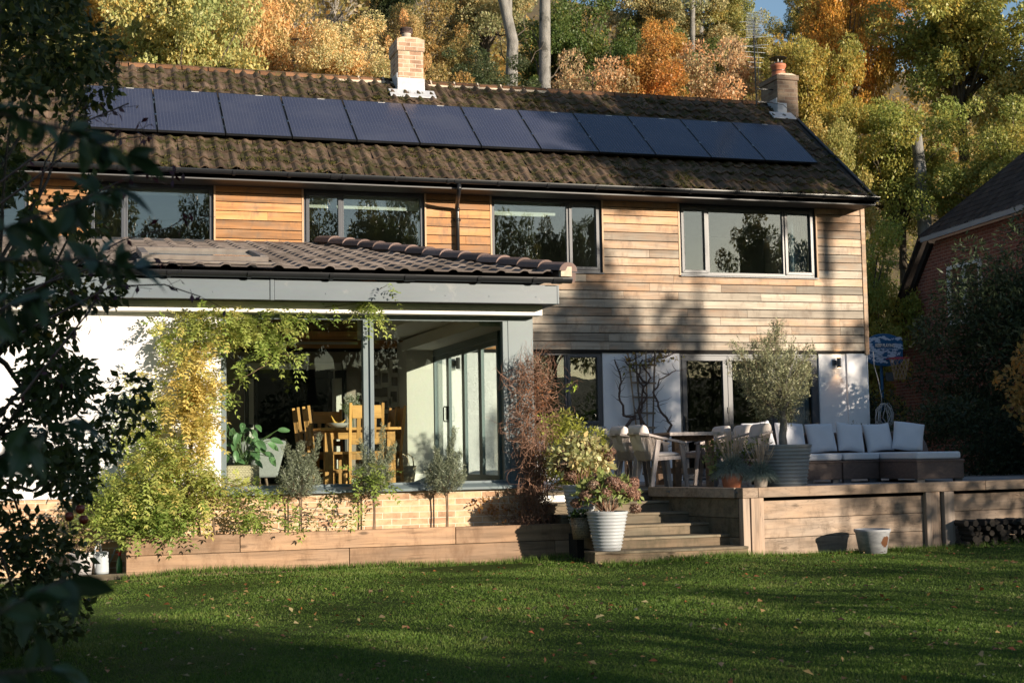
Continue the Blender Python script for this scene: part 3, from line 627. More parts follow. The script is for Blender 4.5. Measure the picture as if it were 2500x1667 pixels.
# ---- chimneys
def chimney(x0, x1, y0, y1, zb, zt, zcap, mat, mcap, potf, nm='chimney'):
    c = MB(); c.box(x0, x1, y0, y1, zb, zcap); co = c.build(nm, mat, house, bevel=.008)
    c = MB(); c.box(x0-.022, x1+.022, y0-.022, y1+.022, zcap, zt); k = c.build('chimney_cap', mat, co, bevel=.01)
    c = MB(); c.prism([(x0-.02, zt), (x1+.02, zt), (x1-.1, zt+.04), (x0+.1, zt+.04)], 1, y0+.02, y1-.02); c.build('flaunching', 'mortar', co)
    potf(co, (x0+x1)/2, (y0+y1)/2, zt+.02)
    return co
def pot1(co, x, y, z):
    MB().lathe((x, y, z), [(.085, 0), (.08, .14), (.09, .16)], 20).build('chimney_pot', 'claypot', co, smooth=True)
    g = MB()
    for i in range(4): g.lathe((x, y, z+.165+i*.025), [(.075, 0), (.115, .004), (.115, .014), (.075, .018)], 20)
    g.lathe((x, y, z+.16), [(.07, 0), (.07, .10)], 16); g.build('cowl', 'ridge2', co)
def pot2(co, x, y, z):
    MB().lathe((x, y, z), [(.15, 0), (.14, .02), (.125, .2), (.15, .22), (.15, .27), (.12, .27), (.10, .2)], 24).build('chimney_pot', 'terra', co, smooth=True)
    g = MB(); g.lathe((x, y, z+.40), [(0, .03), (.14, .01), (.175, 0), (.165, -.012), (.0, -.008)], 24)
    for a in (0, 2.1, 4.2): g.bar((x+.08*math.cos(a), y+.08*math.sin(a), z+.15), (x+.08*math.cos(a), y+.08*math.sin(a), z+.4), .012)
    g.lathe((x, y, z+.13), [(.143, 0), (.143, .012)], 20); g.lathe((x, y, z+.25), [(.1, 0), (.09, .06), (.0, .06)], 16); g.build('cowl', 'blackpl', co)
c1 = chimney(5.56, 6.02, 24.12, 24.75, 7.2, 8.64, 8.42, 'brickch', None, pot1)
c2 = chimney(13.02, 13.46, 24.12, 24.8, 6.4, 8.46, 8.36, 'brickch2', None, pot2)
l = MB(); l.box(5.545, 6.035, 24.10, 24.118, 7.66, 7.93).prism([(24.11, 7.66), (23.92, 7.54), (23.92, 7.56), (24.11, 7.72)], 0, 5.38, 6.2); l.box(5.535, 5.548, 24.12, 24.5, 7.7, 8.02).build('lead_flashing', 'lead', c1)
l = MB(); l.box(13.005, 13.2, 24.10, 24.118, 7.66, 7.90).prism([(24.11, 7.66), (23.92, 7.55), (23.92, 7.57), (24.11, 7.72)], 0, 12.82, 13.3); l.box(12.995, 13.008, 24.12, 24.5, 7.7, 8.0).build('lead_flashing', 'lead', c2)
def aerial():
    a = MB(); x, y = 12.66, 24.3; a.tube([(x, y, 7.86), (x-.02, y, 9.55)], .014, 6); a.bar((x, y, 7.95), (13.02, 24.3, 7.95), .02); a.bar((x, y, 8.2), (13.02, 24.3, 8.2), .02)
    o = a.build('aerial', 'blackpl', house); e = MB(); d = Vector((-.44, -.90, .0)).normalized(); s_ = Vector((.90, -.44, 0)).normalized(); b = Vector((x, y, 9.32))
    e.bar(b-d*.1, b+d*1.0, .014)
    for i in range(11):
        p = b+d*(i*.095)
        for zz_ in (-1, 1): e.bar(p-s_*.16+Vector((0, 0, .10*zz_)), p+s_*.16+Vector((0, 0, .10*zz_)), .006); e.bar(p+Vector((0, 0, -.1)), p+Vector((0, 0, .1)), .005)
    for i in range(4): e.bar(b-d*.1-s_*.27+Vector((0, 0, -.24+.16*i)), b-d*.1+s_*.27+Vector((0, 0, -.24+.16*i)), .007)
    for i in range(5): zz_ = 9.02-.1*i; e.bar((x-.25+.03*i, y, zz_), (x+.25-.03*i, y, zz_), .0045)
    e.build('aerial_element', 'zinc', o)
    c = MB(); c.tube([(x+.01, y-.02, 9.2), (x+.06, y-.03, 8.8), (x+.03, y-.02, 8.2), (x+.02, y-.02, 7.95), (12.8, 24.1, 7.9), (13.1, 24.05, 7.85), (13.3, 23.95, 7.60)], .006, 5); c.build('aerial_cable', 'fascblack', o)
aerial()

# ================================================================ EXTENSION
EX1 = 5.62
b = MB(); b.box(-3, EX1+.02, 17.0, 17.2, -.1, .86); b.build('brick_plinth', 'brick', house)
b = MB(); b.box(-3, 1.735, 16.985, 17.2, .865, 3.13); b.build('rendered_extension_wall', 'plaster', house, bevel=.004)
b = MB(); b.box(5.29, EX1, 17.0, 17.2, .93, 3.03); b.box(5.50, EX1, 17.2, 17.9, .86, 3.03); b.box(5.42, EX1, 21.55, 22.1, .86, 3.03); b.box(5.42, EX1, 17.9, 21.55, 2.88, 3.03); b.box(5.42, EX1, 17.2, 22.1, .0, .86)
b.build('corner_panel', 'framegrey', house, bevel=.003)
b = MB(); b.box(1.70, 5.68, 16.79, 16.995, 3.0, 3.126); b.box(-3, 1.70, 16.79, 16.98, 3.0, 3.126); b.box(1.74, 5.66, 16.996, 17.2, 3.04, 3.126); b.build('lintel_trim', 'white', house, bevel=.003)
b = MB(); b.box(-3, 5.79, 16.52, 17.2, 3.128, 3.14); b.box(5.3, 5.79, 17.2, 22, 3.128, 3.14); b.build('extension_soffit', 'soffit', house)
b = MB(); b.box(-3, 2.245, 16.49, 16.515, 3.115, 3.345); b.box(2.30, 5.775, 16.49, 16.515, 3.115, 3.345); b.box(2.25, 2.295, 16.478, 16.51, 3.11, 3.35); b.box(5.775, 5.80, 16.485, 22.0, 3.115, 3.345)
for x in (-.6, .3, .9, 1.6, 2.9, 3.6, 4.35, 4.9, 5.5): b.box(x-.006, x+.006, 16.484, 16.49, 3.19, 3.202)
fa = b.build('extension_fascia', 'fascia', house, bevel=.003)
gutter(-3, 5.94, 16.425, 3.42, .058, [-2.5, -1.6, -.7, .2, 1.1, 2.0, 2.95, 3.85, 4.75, 5.45], [.9, 3.9, 5.75])
def glazing():
    f = MB(); x0, x1, z0, z1, Y = 1.735, 5.285, .93, 3.035, 17.0; ft = .065; m0, m1 = 3.44, 3.57
    f.box(x0, x1, Y+.0, Y+.10, z1-ft-.03, z1); f.box(x0, x0+ft, Y, Y+.1, z0, z1-ft-.03); f.box(x1-ft, x1, Y, Y+.1, z0, z1-ft-.03); f.box(x0+ft, x1-ft, Y+.02, Y+.1, z0, z0+.03)
    f.box(m0, m0+.05, Y-.01, Y+.1, z0+.03, z1-ft-.03); f.box(m0+.052, m1-.05, Y+.015, Y+.1, z0+.03, z1-ft-.03); f.box(m1-.048, m1, Y-.01, Y+.1, z0+.03, z1-ft-.03)
    fo = f.build('glazed_screen', 'framegrey', house, bevel=.003)
    MB().box(x0+ft, m0, Y+.05, Y+.056, z0+.03, z1-ft-.03).build('pane', 'glass', fo); MB().box(m1, x1-ft, Y+.058, Y+.064, z0+.03, z1-ft-.03).build('pane', 'glass', fo)
    s = MB(); s.prism([(16.90, .855), (17.1, .855), (17.1, .935), (17.0, .93), (16.915, .895), (16.90, .885)], 0, 1.72, 5.66); s.build('sill', 'framegrey', fo, bevel=.003)
glazing()
def ext_inside():
    f = MB(); f.box(-2.9, 5.42, 17.2, 22.1, .80, .875); f.build('extension_floor', 'woodfloor', house)
    c = MB(); c.prism([(17.2, 3.05), (22.0, 4.02), (22.0, 4.06), (17.2, 3.09)], 0, -2.9, 4.4); c.prism([(17.2, 3.05), (22.0, 3.1), (22, 3.14), (17.2, 3.09)], 0, 4.4, 5.45); c.prism([(17.2, 3.05), (22.0, 3.1), (22.0, 4.01)], 0, 4.36, 4.4)
    c.box(-2.9, 4.4, 22.05, 22.095, 2.9, 4.05); c.box(4.4, 5.42, 22.05, 22.095, 2.9, 3.14); c.box(-2.9, 4.36, 21.96, 22.05, 3.03, 3.07)
    c.box(5.0, 5.42, 21.35, 22.08, .875, 3.05); c.box(4.98, 5.415, 17.25, 21.5, 2.90, 3.06); 
    c.box(-.1, 0, 17.2, 22.0, .875, 3.1); c.build('extension_wall', 'wallin', house)
    bw = MB(); bw.box(-2.9, 2.6, 22.02, 22.04, .875, 2.70); bw.box(4.12, 5.0, 22.02, 22.04, .875, 2.70); bw.box(-2.9, 5.0, 22.02, 22.04, 2.70, 3.04); bw.build('rear_wall', 'wallshade', house)
    s = MB(); s.box(4.98, 5.43, 21.33, 21.348, .875, 1.0); s.box(4.13, 5.0, 22.0, 22.018, .875, 1.0); s.build('skirting', 'white', house)
    d = MB(); d.box(2.62, 2.74, 21.98, 22.02, .875, 2.72); d.box(3.98, 4.10, 21.98, 22.02, .875, 2.72); d.box(2.62, 4.10, 21.975, 22.015, 2.64, 2.74); d.build('door_surround', 'wallin', house)
    q = MB()
    for x, a in ((2.80, R(118)), (3.93, R(62))):
        m4 = Matrix.Translation((x, 22.15, 0)) @ Matrix.Rotation(-a if x < 3 else -a, 4, 'Z')
        for z0, z1 in ((.88, 1.1), (2.5, 2.62), (1.75, 1.8)): q.box(0, .42, -.02, .02, z0, z1, M4=m4)
        for xx in (0, .36): q.box(xx, xx+.06, -.021, .021, .88, 2.62, M4=m4)
    q.build('inner_door', 'soffit', house)
    # bifold doors in the right wall
    bf = MB(); X0, X1 = 5.44, 5.50; bf.box(X0-.02, X1, 17.9, 21.5, 2.80, 2.885); bf.box(X0-.02, X1, 17.9, 21.5, .86, .90); bf.box(X0-.02, X1, 17.9, 17.96, .9, 2.8); bf.box(X0-.02, X1, 21.44, 21.5, .9, 2.8)
    bo = bf.build('bifold_door', 'framegrey', house, bevel=.002)
    for i in range(4):
        a = 17.965+i*.869; bb = a+.862; l = MB(); c_ = .07; l.box(X0, X0+.045, a, bb, .905, .905+.1); l.box(X0, X0+.045, a, bb, 2.795-c_, 2.795); l.box(X0, X0+.045, a, a+c_, 1.005, 2.795-c_); l.box(X0, X0+.045, bb-c_, bb, 1.005, 2.795-c_)
        l.build('door_leaf', 'framegrey', bo, bevel=.002); MB().box(X0+.02, X0+.026, a+c_, bb-c_, 1.005, 2.725).build('pane', 'glass', bo)
    h = MB(); h.tube([(5.44, 20.60, 1.78), (5.39, 20.60, 1.78), (5.38, 20.60, 1.80), (5.38, 20.60, 1.98), (5.39, 20.60, 2.0), (5.44, 20.60, 2.0)], .010, 6); h.box(5.42, 5.44, 20.57, 20.63, 1.8, 2.0); h.build('handle', 'blackpl', bo)
ext_inside()
# extension roof: low pitch, hip falling to the right
EA = math.atan(.2); EL = 5.55/math.cos(EA)
def hipx(s): return 5.86-.372*s
SKY = (.80, 2.30, .55, 1.75)
er = roof_tiles('extension_roof', 'tile2', -3.0, 5.9, 16.44, 3.475, EA, EL, .345, .30, profile_flat, 12, xmax=lambda s: hipx(s)+.1, lift=.03, jit=.003, seed=4, skip=lambda x, s: SKY[0]-.05 < x < SKY[1] and SKY[2]-.2 < s < SKY[3]-.1)
d = MB(); d.add([(-3, 16.5, 3.44), (5.8, 16.5, 3.44), (3.75, 22, 4.53), (-3, 22, 4.53), (5.8, 22, 3.44)], [(0, 1, 2, 3), (1, 4, 2)]); d.build('extension_roof_deck', 'back', er)
def hip():
    r = random.Random(9); g = MB(); a = Vector((5.88, 16.36, 3.49)); b_ = Vector((3.80, 21.95, 4.63)); mb_ = MB(); n = 14; L = (b_-a).length/n; dr = (b_-a).normalized(); sd = dr.cross(Vector((0, 0, 1))).normalized(); upv = sd.cross(dr)
    for i in range(n):
        p0 = a+dr*(i*L); p1 = a+dr*((i+1)*L+.03); rn = r.random(); vs = []; k = 9
        for p, rr, li in ((p0, .135, .020), (p1, .125, 0)):
            for q in range(k+1): t_ = math.pi*q/k; vs.append(p+sd*(rr*1.05*math.cos(t_))+upv*(rr*.80*math.sin(t_)+li))
        g.add(vs, [(q, q+1, k+2+q, k+1+q) for q in range(k)]+[tuple(range(k, -1, -1)), tuple(range(k+1, 2*k+2))], rn)
    g.build('hip_tiles', 'ridge2', er); MB().box(5.78, 5.92, 16.34, 16.42, 3.44, 3.56).build('hip_mortar', 'mortar', er); MB().bar(a+Vector((.03, .05, -.05)), b_+Vector((.03, 0, -.05)), .2, .12).build('hip_bed', 'ridge2', er)
hip()
MB().prism([(21.7, 4.52), (21.99, 4.60), (21.99, 4.63), (21.7, 4.545)], 0, -3, 3.8).box(-3, 3.8, 21.975, 21.979, 4.50, 4.60).build('roof_flashing', 'fascblack', house)
def skylight():
    x0, x1, sa, sb = .82, 2.28, .42, 1.75; m4 = Matrix.Translation((0, 16.44, 3.475)) @ Matrix.Rotation(EA, 4, 'X'); f = MB(); c = .09; h = .105
    f.box(x0, x1, sa, sa+c, .02, h, M4=m4).box(x0, x1, sb-c, sb, .02, h+.02, M4=m4).box(x0, x0+c, sa+c, sb-c, .02, h+.01, M4=m4).box(x1-c, x1, sa+c, sb-c, .02, h+.01, M4=m4)
    f.box(x0-.06, x1+.06, sa-.16, sa, .02, .05, M4=m4)
    fo = f.build('skylight', 'skyframe', house, bevel=.006); MB().box(x0+c, x1-c, sa+c, sb-c, h-.03, h-.02, M4=m4).build('pane', 'skyglass', fo)
M['skyframe'] = pbr('weathered brown grey frame', (.20, .175, .155), (.13, .105, .09), .5, 6, bmp=0)
M['skyglass'] = pbr('skylight glass', (.16, .19, .18), (.15, .18, .17), .04, 2, bmp=0, spec=1.); skylight()
# wall lamps
def wall_lamp(x, y, z, lit):
    l = MB(); l.lathe((x, y-.085, z-.09), [(.034, 0), (.034, .18)], 18).lathe((x, y-.085, z-.005), [(.036, 0), (.036, .01)], 18); l.bar((x-.02, y-.085, z), (x-.04, y, z), .03); l.box(x-.085, x-.01, y-.03, y, z-.045, z+.045)
    o = l.build('wall_lamp', 'fascblack' if lit else 'blackpl', house, bevel=.003)
    if lit:
        for dz in (-.092, .092):
            MB().lathe((x, y-.085, z+dz-.001), [(.026, 0), (.026, .002)], 16).build('bulb', 'bulb', o)
            s = bpy.data.lights.new('lamp_light', 'SPOT'); s.energy = 1.6; s.spot_size = R(95); s.spot_blend = .8; s.color = (1, .55, .22); s.shadow_soft_size = .02
            so_ = bpy.data.objects.new('lamp_light', s); col.objects.link(so_); so_.location = (x, y-.085, z+dz*1.1); so_.rotation_euler = (0 if dz < 0 else math.pi, 0, 0)
wall_lamp(12.87, 22.03, 2.76, True); wall_lamp(5.98, 22.03, 2.74, False)

# ================================================================ GARDEN TIMBER
def raised_bed():
    t = thing('raised_bed', 'long low sleeper bed of two timber courses below the brick plinth', 'raised bed', (3, 16.6, 0))
    def sl(x0, x1, z0, z1, wea, y0=16.6): MB().box(x0, x1, y0, y0+.1, z0, z1, random.random()*.6+.3, wea).build('sleeper', 'sleeper', t, bevel=.006)
    sl(.65, 1.905, .222, .425, .35); sl(1.912, 4.46, .222, .425, .25); sl(4.467, 6.0, .222, .42, .3)
    sl(.65, 3.17, -.05, .217, .4); sl(3.177, 5.72, -.05, .217, .35); sl(5.727, 6.0, -.05, .217, .3)
    MB().box(.65, .75, 16.705, 17.0, -.05, .42, .4, .4).build('sleeper', 'sleeper', t, bevel=.006)
    MB().box(.75, 5.9, 16.702, 17.0, -.05, .38).build('soil', 'soil', t)
    MB().box(-1.5, .64, 16.55, 16.62, -.05, .035, .3, .8).build('edging_board', 'stepwood', t, bevel=.004)
    s = MB()
    for x, z in ((.70, .36), (.70, .25), (.70, .05), (.71, .16), (1.0, .34)): s.lathe((x, 16.598, z), [(0, 0), (.008, 0)], 8)
raised_bed()
DZ = .78
def deck():
    t = thing('raised_deck', 'raised timber terrace with board surface and thick plank retaining face', 'deck', (9, 17, 0))
    P0 = Vector((7.93, 15.66, 0)); dr = Vector((1, .105, 0)).normalized(); sd = Vector((-.105, 1, 0)).normalized()
    m4 = Matrix((dr, sd, Vector((0, 0, 1)))).transposed().to_4x4(); m4.translation = P0
    # boards of the surface
    k = 0; y = .02
    b = MB()
    while y < 7.0:
        xs = [-3.2 if y > 1.9 else (-.45 if y > 1.0 else -.15)]+sorted(random.uniform(0, 8) for _ in range(2))+[9.0]
        for a, c in zip(xs[:-1], xs[1:]): b.box(a+.002, c-.002, y+.10, y+.235, DZ-.025, DZ+random.uniform(-.001, .001), random.random(), random.random(), M4=m4)
        y += .14
    b.build('deck_boards', 'deckboard', t)
    b = MB(); b.box(5.66, 7.35, 17.28, 22.0, DZ-.05, DZ-.028); b.box(7.35, 16.5, 17.4, 22.0, DZ-.06, DZ-.035); b.build('deck_joists', 'back', t)
    # front face: thick beam, gap, three wide planks
    def fb(x0, x1, z0, z1, y0=0, th=.06, w_=.4, nm='front_plank', mt='deckwood'): MB().box(x0, x1, y0, y0+th, z0, z1, random.random()*.5+.4, w_, M4=m4).build(nm, mt, t, bevel=.006)
    fb(-.13, .09, .70, .822, 0, .16, .35, 'edge_beam'); fb(.094, 3.6, .70, .822, 0, .16, .35, 'edge_beam'); fb(3.604, 8.2, .70, .822, 0, .16, .5, 'edge_beam')
    for z0, z1, w_ in ((.435, .655, .35), (.205, .43, .45), (-.05, .20, .5)):
        fb(.17, 3.05, z0, z1, .06, .05, w_); fb(3.05, 8.2, z0+.004, z1+.004, .062, .05, w_)
    def post(x0, x1, y0, y1, w_=.4): MB().box(x0, x1, y0, y1, -.05, .697, random.random()*.4+.5, w_, M4=m4).build('post', 'post', t, bevel=.006)
    post(-.12, -.02, .02, .12); post(-.017, .165, 0, .12, .3)
    post(2.62, 2.70, .0, .06, .7); post(2.70, 2.86, .02, .07, .4); post(2.89, 3.05, -.03, .05, .8)
    # return beside the steps
    a = Vector((7.80, 15.80, 0)); c = Vector((7.28, 17.25, 0))
    for z0, z1, n_ in ((.70, .822, 'edge_beam'), (.46, .695, 'side_plank'), (.225, .455, 'side_plank'), (-.05, .22, 'side_plank')):
        MB().bar(a+Vector((.05 if n_ == 'side_plank' else 0, 0, (z0+z1)/2)), c+Vector((.05 if n_ == 'side_plank' else 0, 0, (z0+z1)/2)), .10, z1-z0, random.random()*.6+.2, .6).build(n_, 'deckwood' if n_ == 'edge_beam' else 'stepwood', t, bevel=.005)
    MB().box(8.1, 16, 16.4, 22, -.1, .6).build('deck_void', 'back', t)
deck()
def steps():
    t = thing('garden_steps', 'weathered timber steps climbing from the lawn to the deck', 'steps', (6.8, 15.9, 0))
    X0 = [5.86, 5.98, 5.92, 5.82, 5.72, 5.66]; X1 = [7.83, 7.76, 7.64, 7.53, 7.42, 7.30]
    for i in range(6):
        y = 15.60+.335*i; z = .13*(i+1); L, Rr = X0[i], X1[i]
        f = MB().box(L, Rr, y, y+.05, z-.13 if i else -.05, z-.032, random.random()*.5+.4, .2 if i < 2 else .5).build('riser', 'stepwood', t, bevel=.004)
        MB().box(L, Rr, y-.012, y+.13, z-.03, z, random.random()*.5+.5, .6).build('tread', 'stepwood', t, bevel=.005)
        MB().box(L, Rr, y+.134, y+.34+(.02), z-.03, z, random.random()*.5+.5, .6).build('tread', 'stepwood', t, bevel=.005)
        MB().box(L, L+.05, y+.05, y+.35, z-.13 if i else -.05, z-.032, .3, .5).build('side_board', 'stepwood', t, bevel=.004)
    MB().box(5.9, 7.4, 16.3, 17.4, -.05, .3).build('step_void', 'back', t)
    MB().box(5.66, 6.3, 17.262, 17.275, .66, .745).build('white_riser', 'white', t)
steps()

# ================================================================ POTS AND FURNITURE
def ribbed(c, r0, r1, h, n, rib=.012):
    pr = [(r0*.96, 0), (r0, .01)]
    for i in range(n):
        z = .01+(h-.03)*i/n; zn = .01+(h-.03)*(i+1)/n; ra = r0+(r1-r0)*z/h; rb = r0+(r1-r0)*zn/h
        pr += [(ra-rib*.3, z+(zn-z)*.15), (ra+rib*.5, z+(zn-z)*.6), (rb+rib, z+(zn-z)*.88), (rb-rib*.1, z+(zn-z)*.99)]
    pr += [(r1+.01, h-.012), (r1, h), (r1-.025, h), (r1-.035, h-.05), (0, h-.05)]
    return MB().lathe(c, pr, 40)
def rope_chair():
    """outdoor dining chair facing +X, origin under the seat centre"""
    t = thing('outdoor_chair', '', 'chair'); H = .62
    def leg(a, b, w1, w2):
        mb = MB(); a, b = Vector(a), Vector(b); vs = []
        for p, w_ in ((a, w1), (b, w2)): vs += [p+Vector((-w_, -.018, 0)), p+Vector((w_, -.018, 0)), p+Vector((w_, .018, 0)), p+Vector((-w_, .018, 0))]
        mb.add(vs, [(0, 1, 2, 3), (4, 7, 6, 5), (0, 4, 5, 1), (1, 5, 6, 2), (2, 6, 7, 3), (3, 7, 4, 0)], random.random(), .6); mb.build('leg', 'teak', t, bevel=.006)
    for s in (-1, 1): leg((-.20, .27*s, 0), (-.09, .27*s, .655), .024, .034); leg((.31, .27*s, 0), (.235, .27*s, .62), .022, .034)
    f = MB()
    for s in (-1, 1): f.bar((-.17, .255*s, .40), (.27, .255*s, .42), .03, .05, .6, .5)
    f.bar((-.17, -.25, .40), (-.17, .25, .40), .03, .05).bar((.26, -.25, .42), (.26, .25, .42), .03, .05); f.build('seat_frame', 'teak', t, bevel=.004)
    # horseshoe arm and back rail
    pts = [(.30, -.275, .60), (.15, -.285, .635), (-.05, -.285, .675), (-.22, -.27, .72), (-.315, -.2, .735), (-.345, -.08, .74), (-.345, .08, .74), (-.315, .2, .735), (-.22, .27, .72), (-.05, .285, .675), (.15, .285, .635), (.30, .275, .60)]
    a = MB(); vs = []; n = len(pts); P = [Vector(p) for p in pts]
    for i, p in enumerate(P):
        d = (P[min(i+1, n-1)]-P[max(i-1, 0)]).normalized(); s_ = d.cross(Vector((0, 0, 1))).normalized(); w_ = .026
        for q in ((-w_, -.016), (w_, -.016), (w_, .016), (-w_, .016)): vs.append(p+s_*q[0]+Vector((0, 0, q[1])))
    a.add(vs, [f_ for i in range(n-1) for f_ in [(4*i+j, 4*i+(j+1) % 4, 4*i+4+(j+1) % 4, 4*i+4+j) for j in range(4)]]+[(3, 2, 1, 0), (4*n-4, 4*n-3, 4*n-2, 4*n-1)], .6, .6); a.build('arm_rail', 'teak', t, smooth=False, bevel=.004)
    # rope back: strands between rail and seat frame
    top = []; bot = []
    def interp(Q, u):
        L = [0]
        for i in range(len(Q)-1): L.append(L[-1]+(Q[i+1]-Q[i]).length)
        s = u*L[-1]
        for i in range(len(Q)-1):
            if s <= L[i+1]+1e-9: return Q[i].lerp(Q[i+1], (s-L[i])/(L[i+1]-L[i]))
        return Q[-1]
    Qt = P[2:10]; Qb = [Vector(p) for p in ((-.10, -.262, .40), (-.19, -.25, .395), (-.225, -.15, .39), (-.225, .15, .39), (-.19, .25, .395), (-.10, .262, .40))]
    r = MB(); N = 46
    for i in range(N):
        u = i/(N-1); p = interp(Qt, u); q = interp(Qb, u); r.tube([p, p.lerp(q, .5)+Vector((-.008, 0, 0)), q], .0062, 5, random.random())
    r.build('rope_back', 'rope', t)
    cushion((.02, 0, .455), (.46, .47, .085), 'seat_cushion', 'taupe', t, (0, R(-2), 0))
    cushion((-.235, 0, .665), (.12, .50, .42), 'back_cushion', 'taupe', t, (0, R(-14), 0), puff=1.5)
    return t
def cushion(c, size, name, mat, parent=None, rot=(0, 0, 0), puff=.9, pinch=.12, seed=None):
    """pillow: superellipse cushion with pinched corners"""
    r = random.Random(seed if seed is not None else random.random()); n = 12; ax = min(range(3), key=lambda i: size[i]); o1, o2 = [i for i in range(3) if i != ax]; vs = []; fs = []; ph = [r.uniform(0, 6) for _ in range(4)]
    for side in (-1, 1):
        for i in range(n+1):
            for j in range(n+1):
                u = -1+2*i/n; v = -1+2*j/n; e = (1-abs(u)**3.2)*(1-abs(v)**3.2); th = (e**.42)*puff
                th *= 1+.10*math.sin(u*5+ph[0])*math.cos(v*4+ph[1]); pu = 1-pinch*.5*(1-abs(u)**2)*abs(v)**4; pv = 1-pinch*.5*(1-abs(v)**2)*abs(u)**4
                p = [0, 0, 0]; p[o1] = u*pv*size[o1]/2; p[o2] = v*pu*size[o2]/2*(1+.03*math.sin(u*3+ph[2])); p[ax] = side*size[ax]/2*th; vs.append(p)
    m = (n+1)**2
    for s in (0, 1):
        for i in range(n):
            for j in range(n):
                q = [s*m+i*(n+1)+j, s*m+(i+1)*(n+1)+j, s*m+(i+1)*(n+1)+j+1, s*m+i*(n+1)+j+1]; fs.append(tuple(q) if s else tuple(q[::-1]))
    rim = [i*(n+1) for i in range(n+1)]+[n*(n+1)+j for j in range(1, n+1)]+[i*(n+1)+n for i in range(n-1, -1, -1)]+[j for j in range(n-1, 0, -1)]
    me = bpy.data.meshes.new(name); me.from_pydata(vs, [], fs); me.materials.append(M[mat]); me.polygons.foreach_set('use_smooth', [True]*len(fs))
    import bmesh
    bm = bmesh.new(); bm.from_mesh(me); bmesh.ops.remove_doubles(bm, verts=bm.verts, dist=.0008); bmesh.ops.recalc_face_normals(bm, faces=bm.faces); bm.to_mesh(me); bm.free()
    ob = bpy.data.objects.new(name, me); col.objects.link(ob); ob.parent = parent; ob.location = c; ob.rotation_euler = rot
    s = ob.modifiers.new('s', 'SUBSURF'); s.levels = 1; s.render_levels = 1; return ob
ch = rope_chair(); G = 'grey teak rope-backed chairs around the outdoor table'
spots = [((7.52, 17.58), 0, 'nearest left-hand rope-backed chair, its near arm and splayed legs in plain view'),
         ((7.56, 18.36), 0, 'middle of the three rope-backed chairs left of the outdoor table'),
         ((7.60, 19.14), 0, 'farthest of the three rope-backed chairs left of the outdoor table'),
         ((8.80, 17.58), 180, 'rope-backed chair right of the outdoor table, behind the fescue pots'),
         ((8.95, 18.40), 180, 'rope-backed chair right of the outdoor table, next to the sofa corner cushion'),
         ((9.0, 19.22), 180, 'farthest rope-backed chair on the right side of the outdoor table')]
for i, ((x, y), a, lb) in enumerate(spots):
    o = ch if i == 0 else dup(ch, (x, y, DZ), R(a), lb)
    o.location = (x, y, DZ); o.rotation_euler[2] = R(a); o['label'] = lb; o['group'] = G
def outdoor_table():
    t = thing('outdoor_table', 'long slatted teak table between the rope-backed chairs', 'table', (8.2, 18.6, DZ)); z = DZ+.75; b = MB()
    for i in range(6): b.box(7.72+.158*i, 7.875+.158*i, 17.62, 20.0, z-.035, z, random.random(), .3)
    b.build('tabletop', 'teakx', t, bevel=.004); MB().box(7.72, 8.668, 17.585, 17.617, z-.045, z+.001, .8, .7).build('end_board', 'teak', t, bevel=.004)
    for y in (17.95, 19.7):
        for x in (7.92, 8.42): MB().box(x, x+.09, y-.05, y+.05, DZ, z-.04, random.random(), .1).build('leg', 'teakx', t, bevel=.004)
        MB().box(7.92, 8.51, y-.04, y+.04, z-.12, z-.042).build('apron', 'teakx', t)
    MB().box(8.17, 8.26, 18.0, 19.65, DZ+.18, DZ+.26).build('stretcher', 'teakx', t)
outdoor_table()
def sofa():
    t = thing('rattan_sofa', 'brown woven rattan corner sofa with chaise and pale seat pads on the deck', 'sofa', (11, 18.4, DZ)); z = DZ+.05; zs = DZ+.33
    def base(x0, x1, y0, y1): MB().box(x0, x1, y0, y1, z, zs-.02).box(x0-.012, x1+.012, y0-.012, y1+.012, zs-.045, zs-.01).build('woven_base', 'rattan', t, bevel=.012)
    def pad(x0, x1, y0, y1):
        o = MB().box(x0, x1, y0, y1, zs-.005, zs+.095).build('seat_pad', 'fabric', t, bevel=.025)
    xs = [9.42, 10.03, 10.64, 11.25]
    for a, b in zip(xs[:-1], xs[1:]): base(a+.006, b-.006, 18.15, 18.85); pad(a+.012, b-.012, 18.12, 18.8)
    base(11.26, 12.02, 17.22, 18.85); pad(11.26, 11.98, 17.22, 18.8)
    bk = MB(); bk.box(9.4, 12.25, 18.86, 18.98, z, zs+.40); bk.build('back_rest', 'rattan', t, bevel=.04)
    MB().prism([(18.2, z), (18.99, z), (18.99, zs+.42), (18.75, zs+.44), (18.55, zs+.38), (18.4, zs+.22), (18.3, zs)], 0, 12.04, 12.22).build('arm_rest', 'rattan', t, bevel=.03)
    for x, y in [(11.34, 17.28), (11.95, 17.28), (11.34, 18.4)]+[(q, 18.2) for q in (9.5, 9.95, 10.12, 10.55, 10.73, 11.15)]+[(11.85, 18.75), (9.5, 18.75)]: MB().box(x-.06, x+.06, y-.03, y+.03, DZ, DZ+.048).build('foot', 'fascblack', t)
sofa()
cs = [(9.62, 18.72, .52, 8, -6, 'pale square cushion at the left end of the sofa, beside the olive trunk'), (10.12, 18.70, .50, 2, 3, 'pale square cushion half hidden right of the big grey olive pot'),
      (10.62, 18.70, .48, -2, -2, 'plump pale cushion, second visible right of the olive pot'), (11.10, 18.69, .48, 3, 6, 'creased pale cushion with diagonal folds in the middle of the sofa'),
      (11.58, 18.70, .47, -3, -3, 'pale cushion leaning just left of the end cushion on the sofa'), (12.03-.06, 18.50, .48, -28, 8, 'pale cushion turned against the right arm of the sofa')]
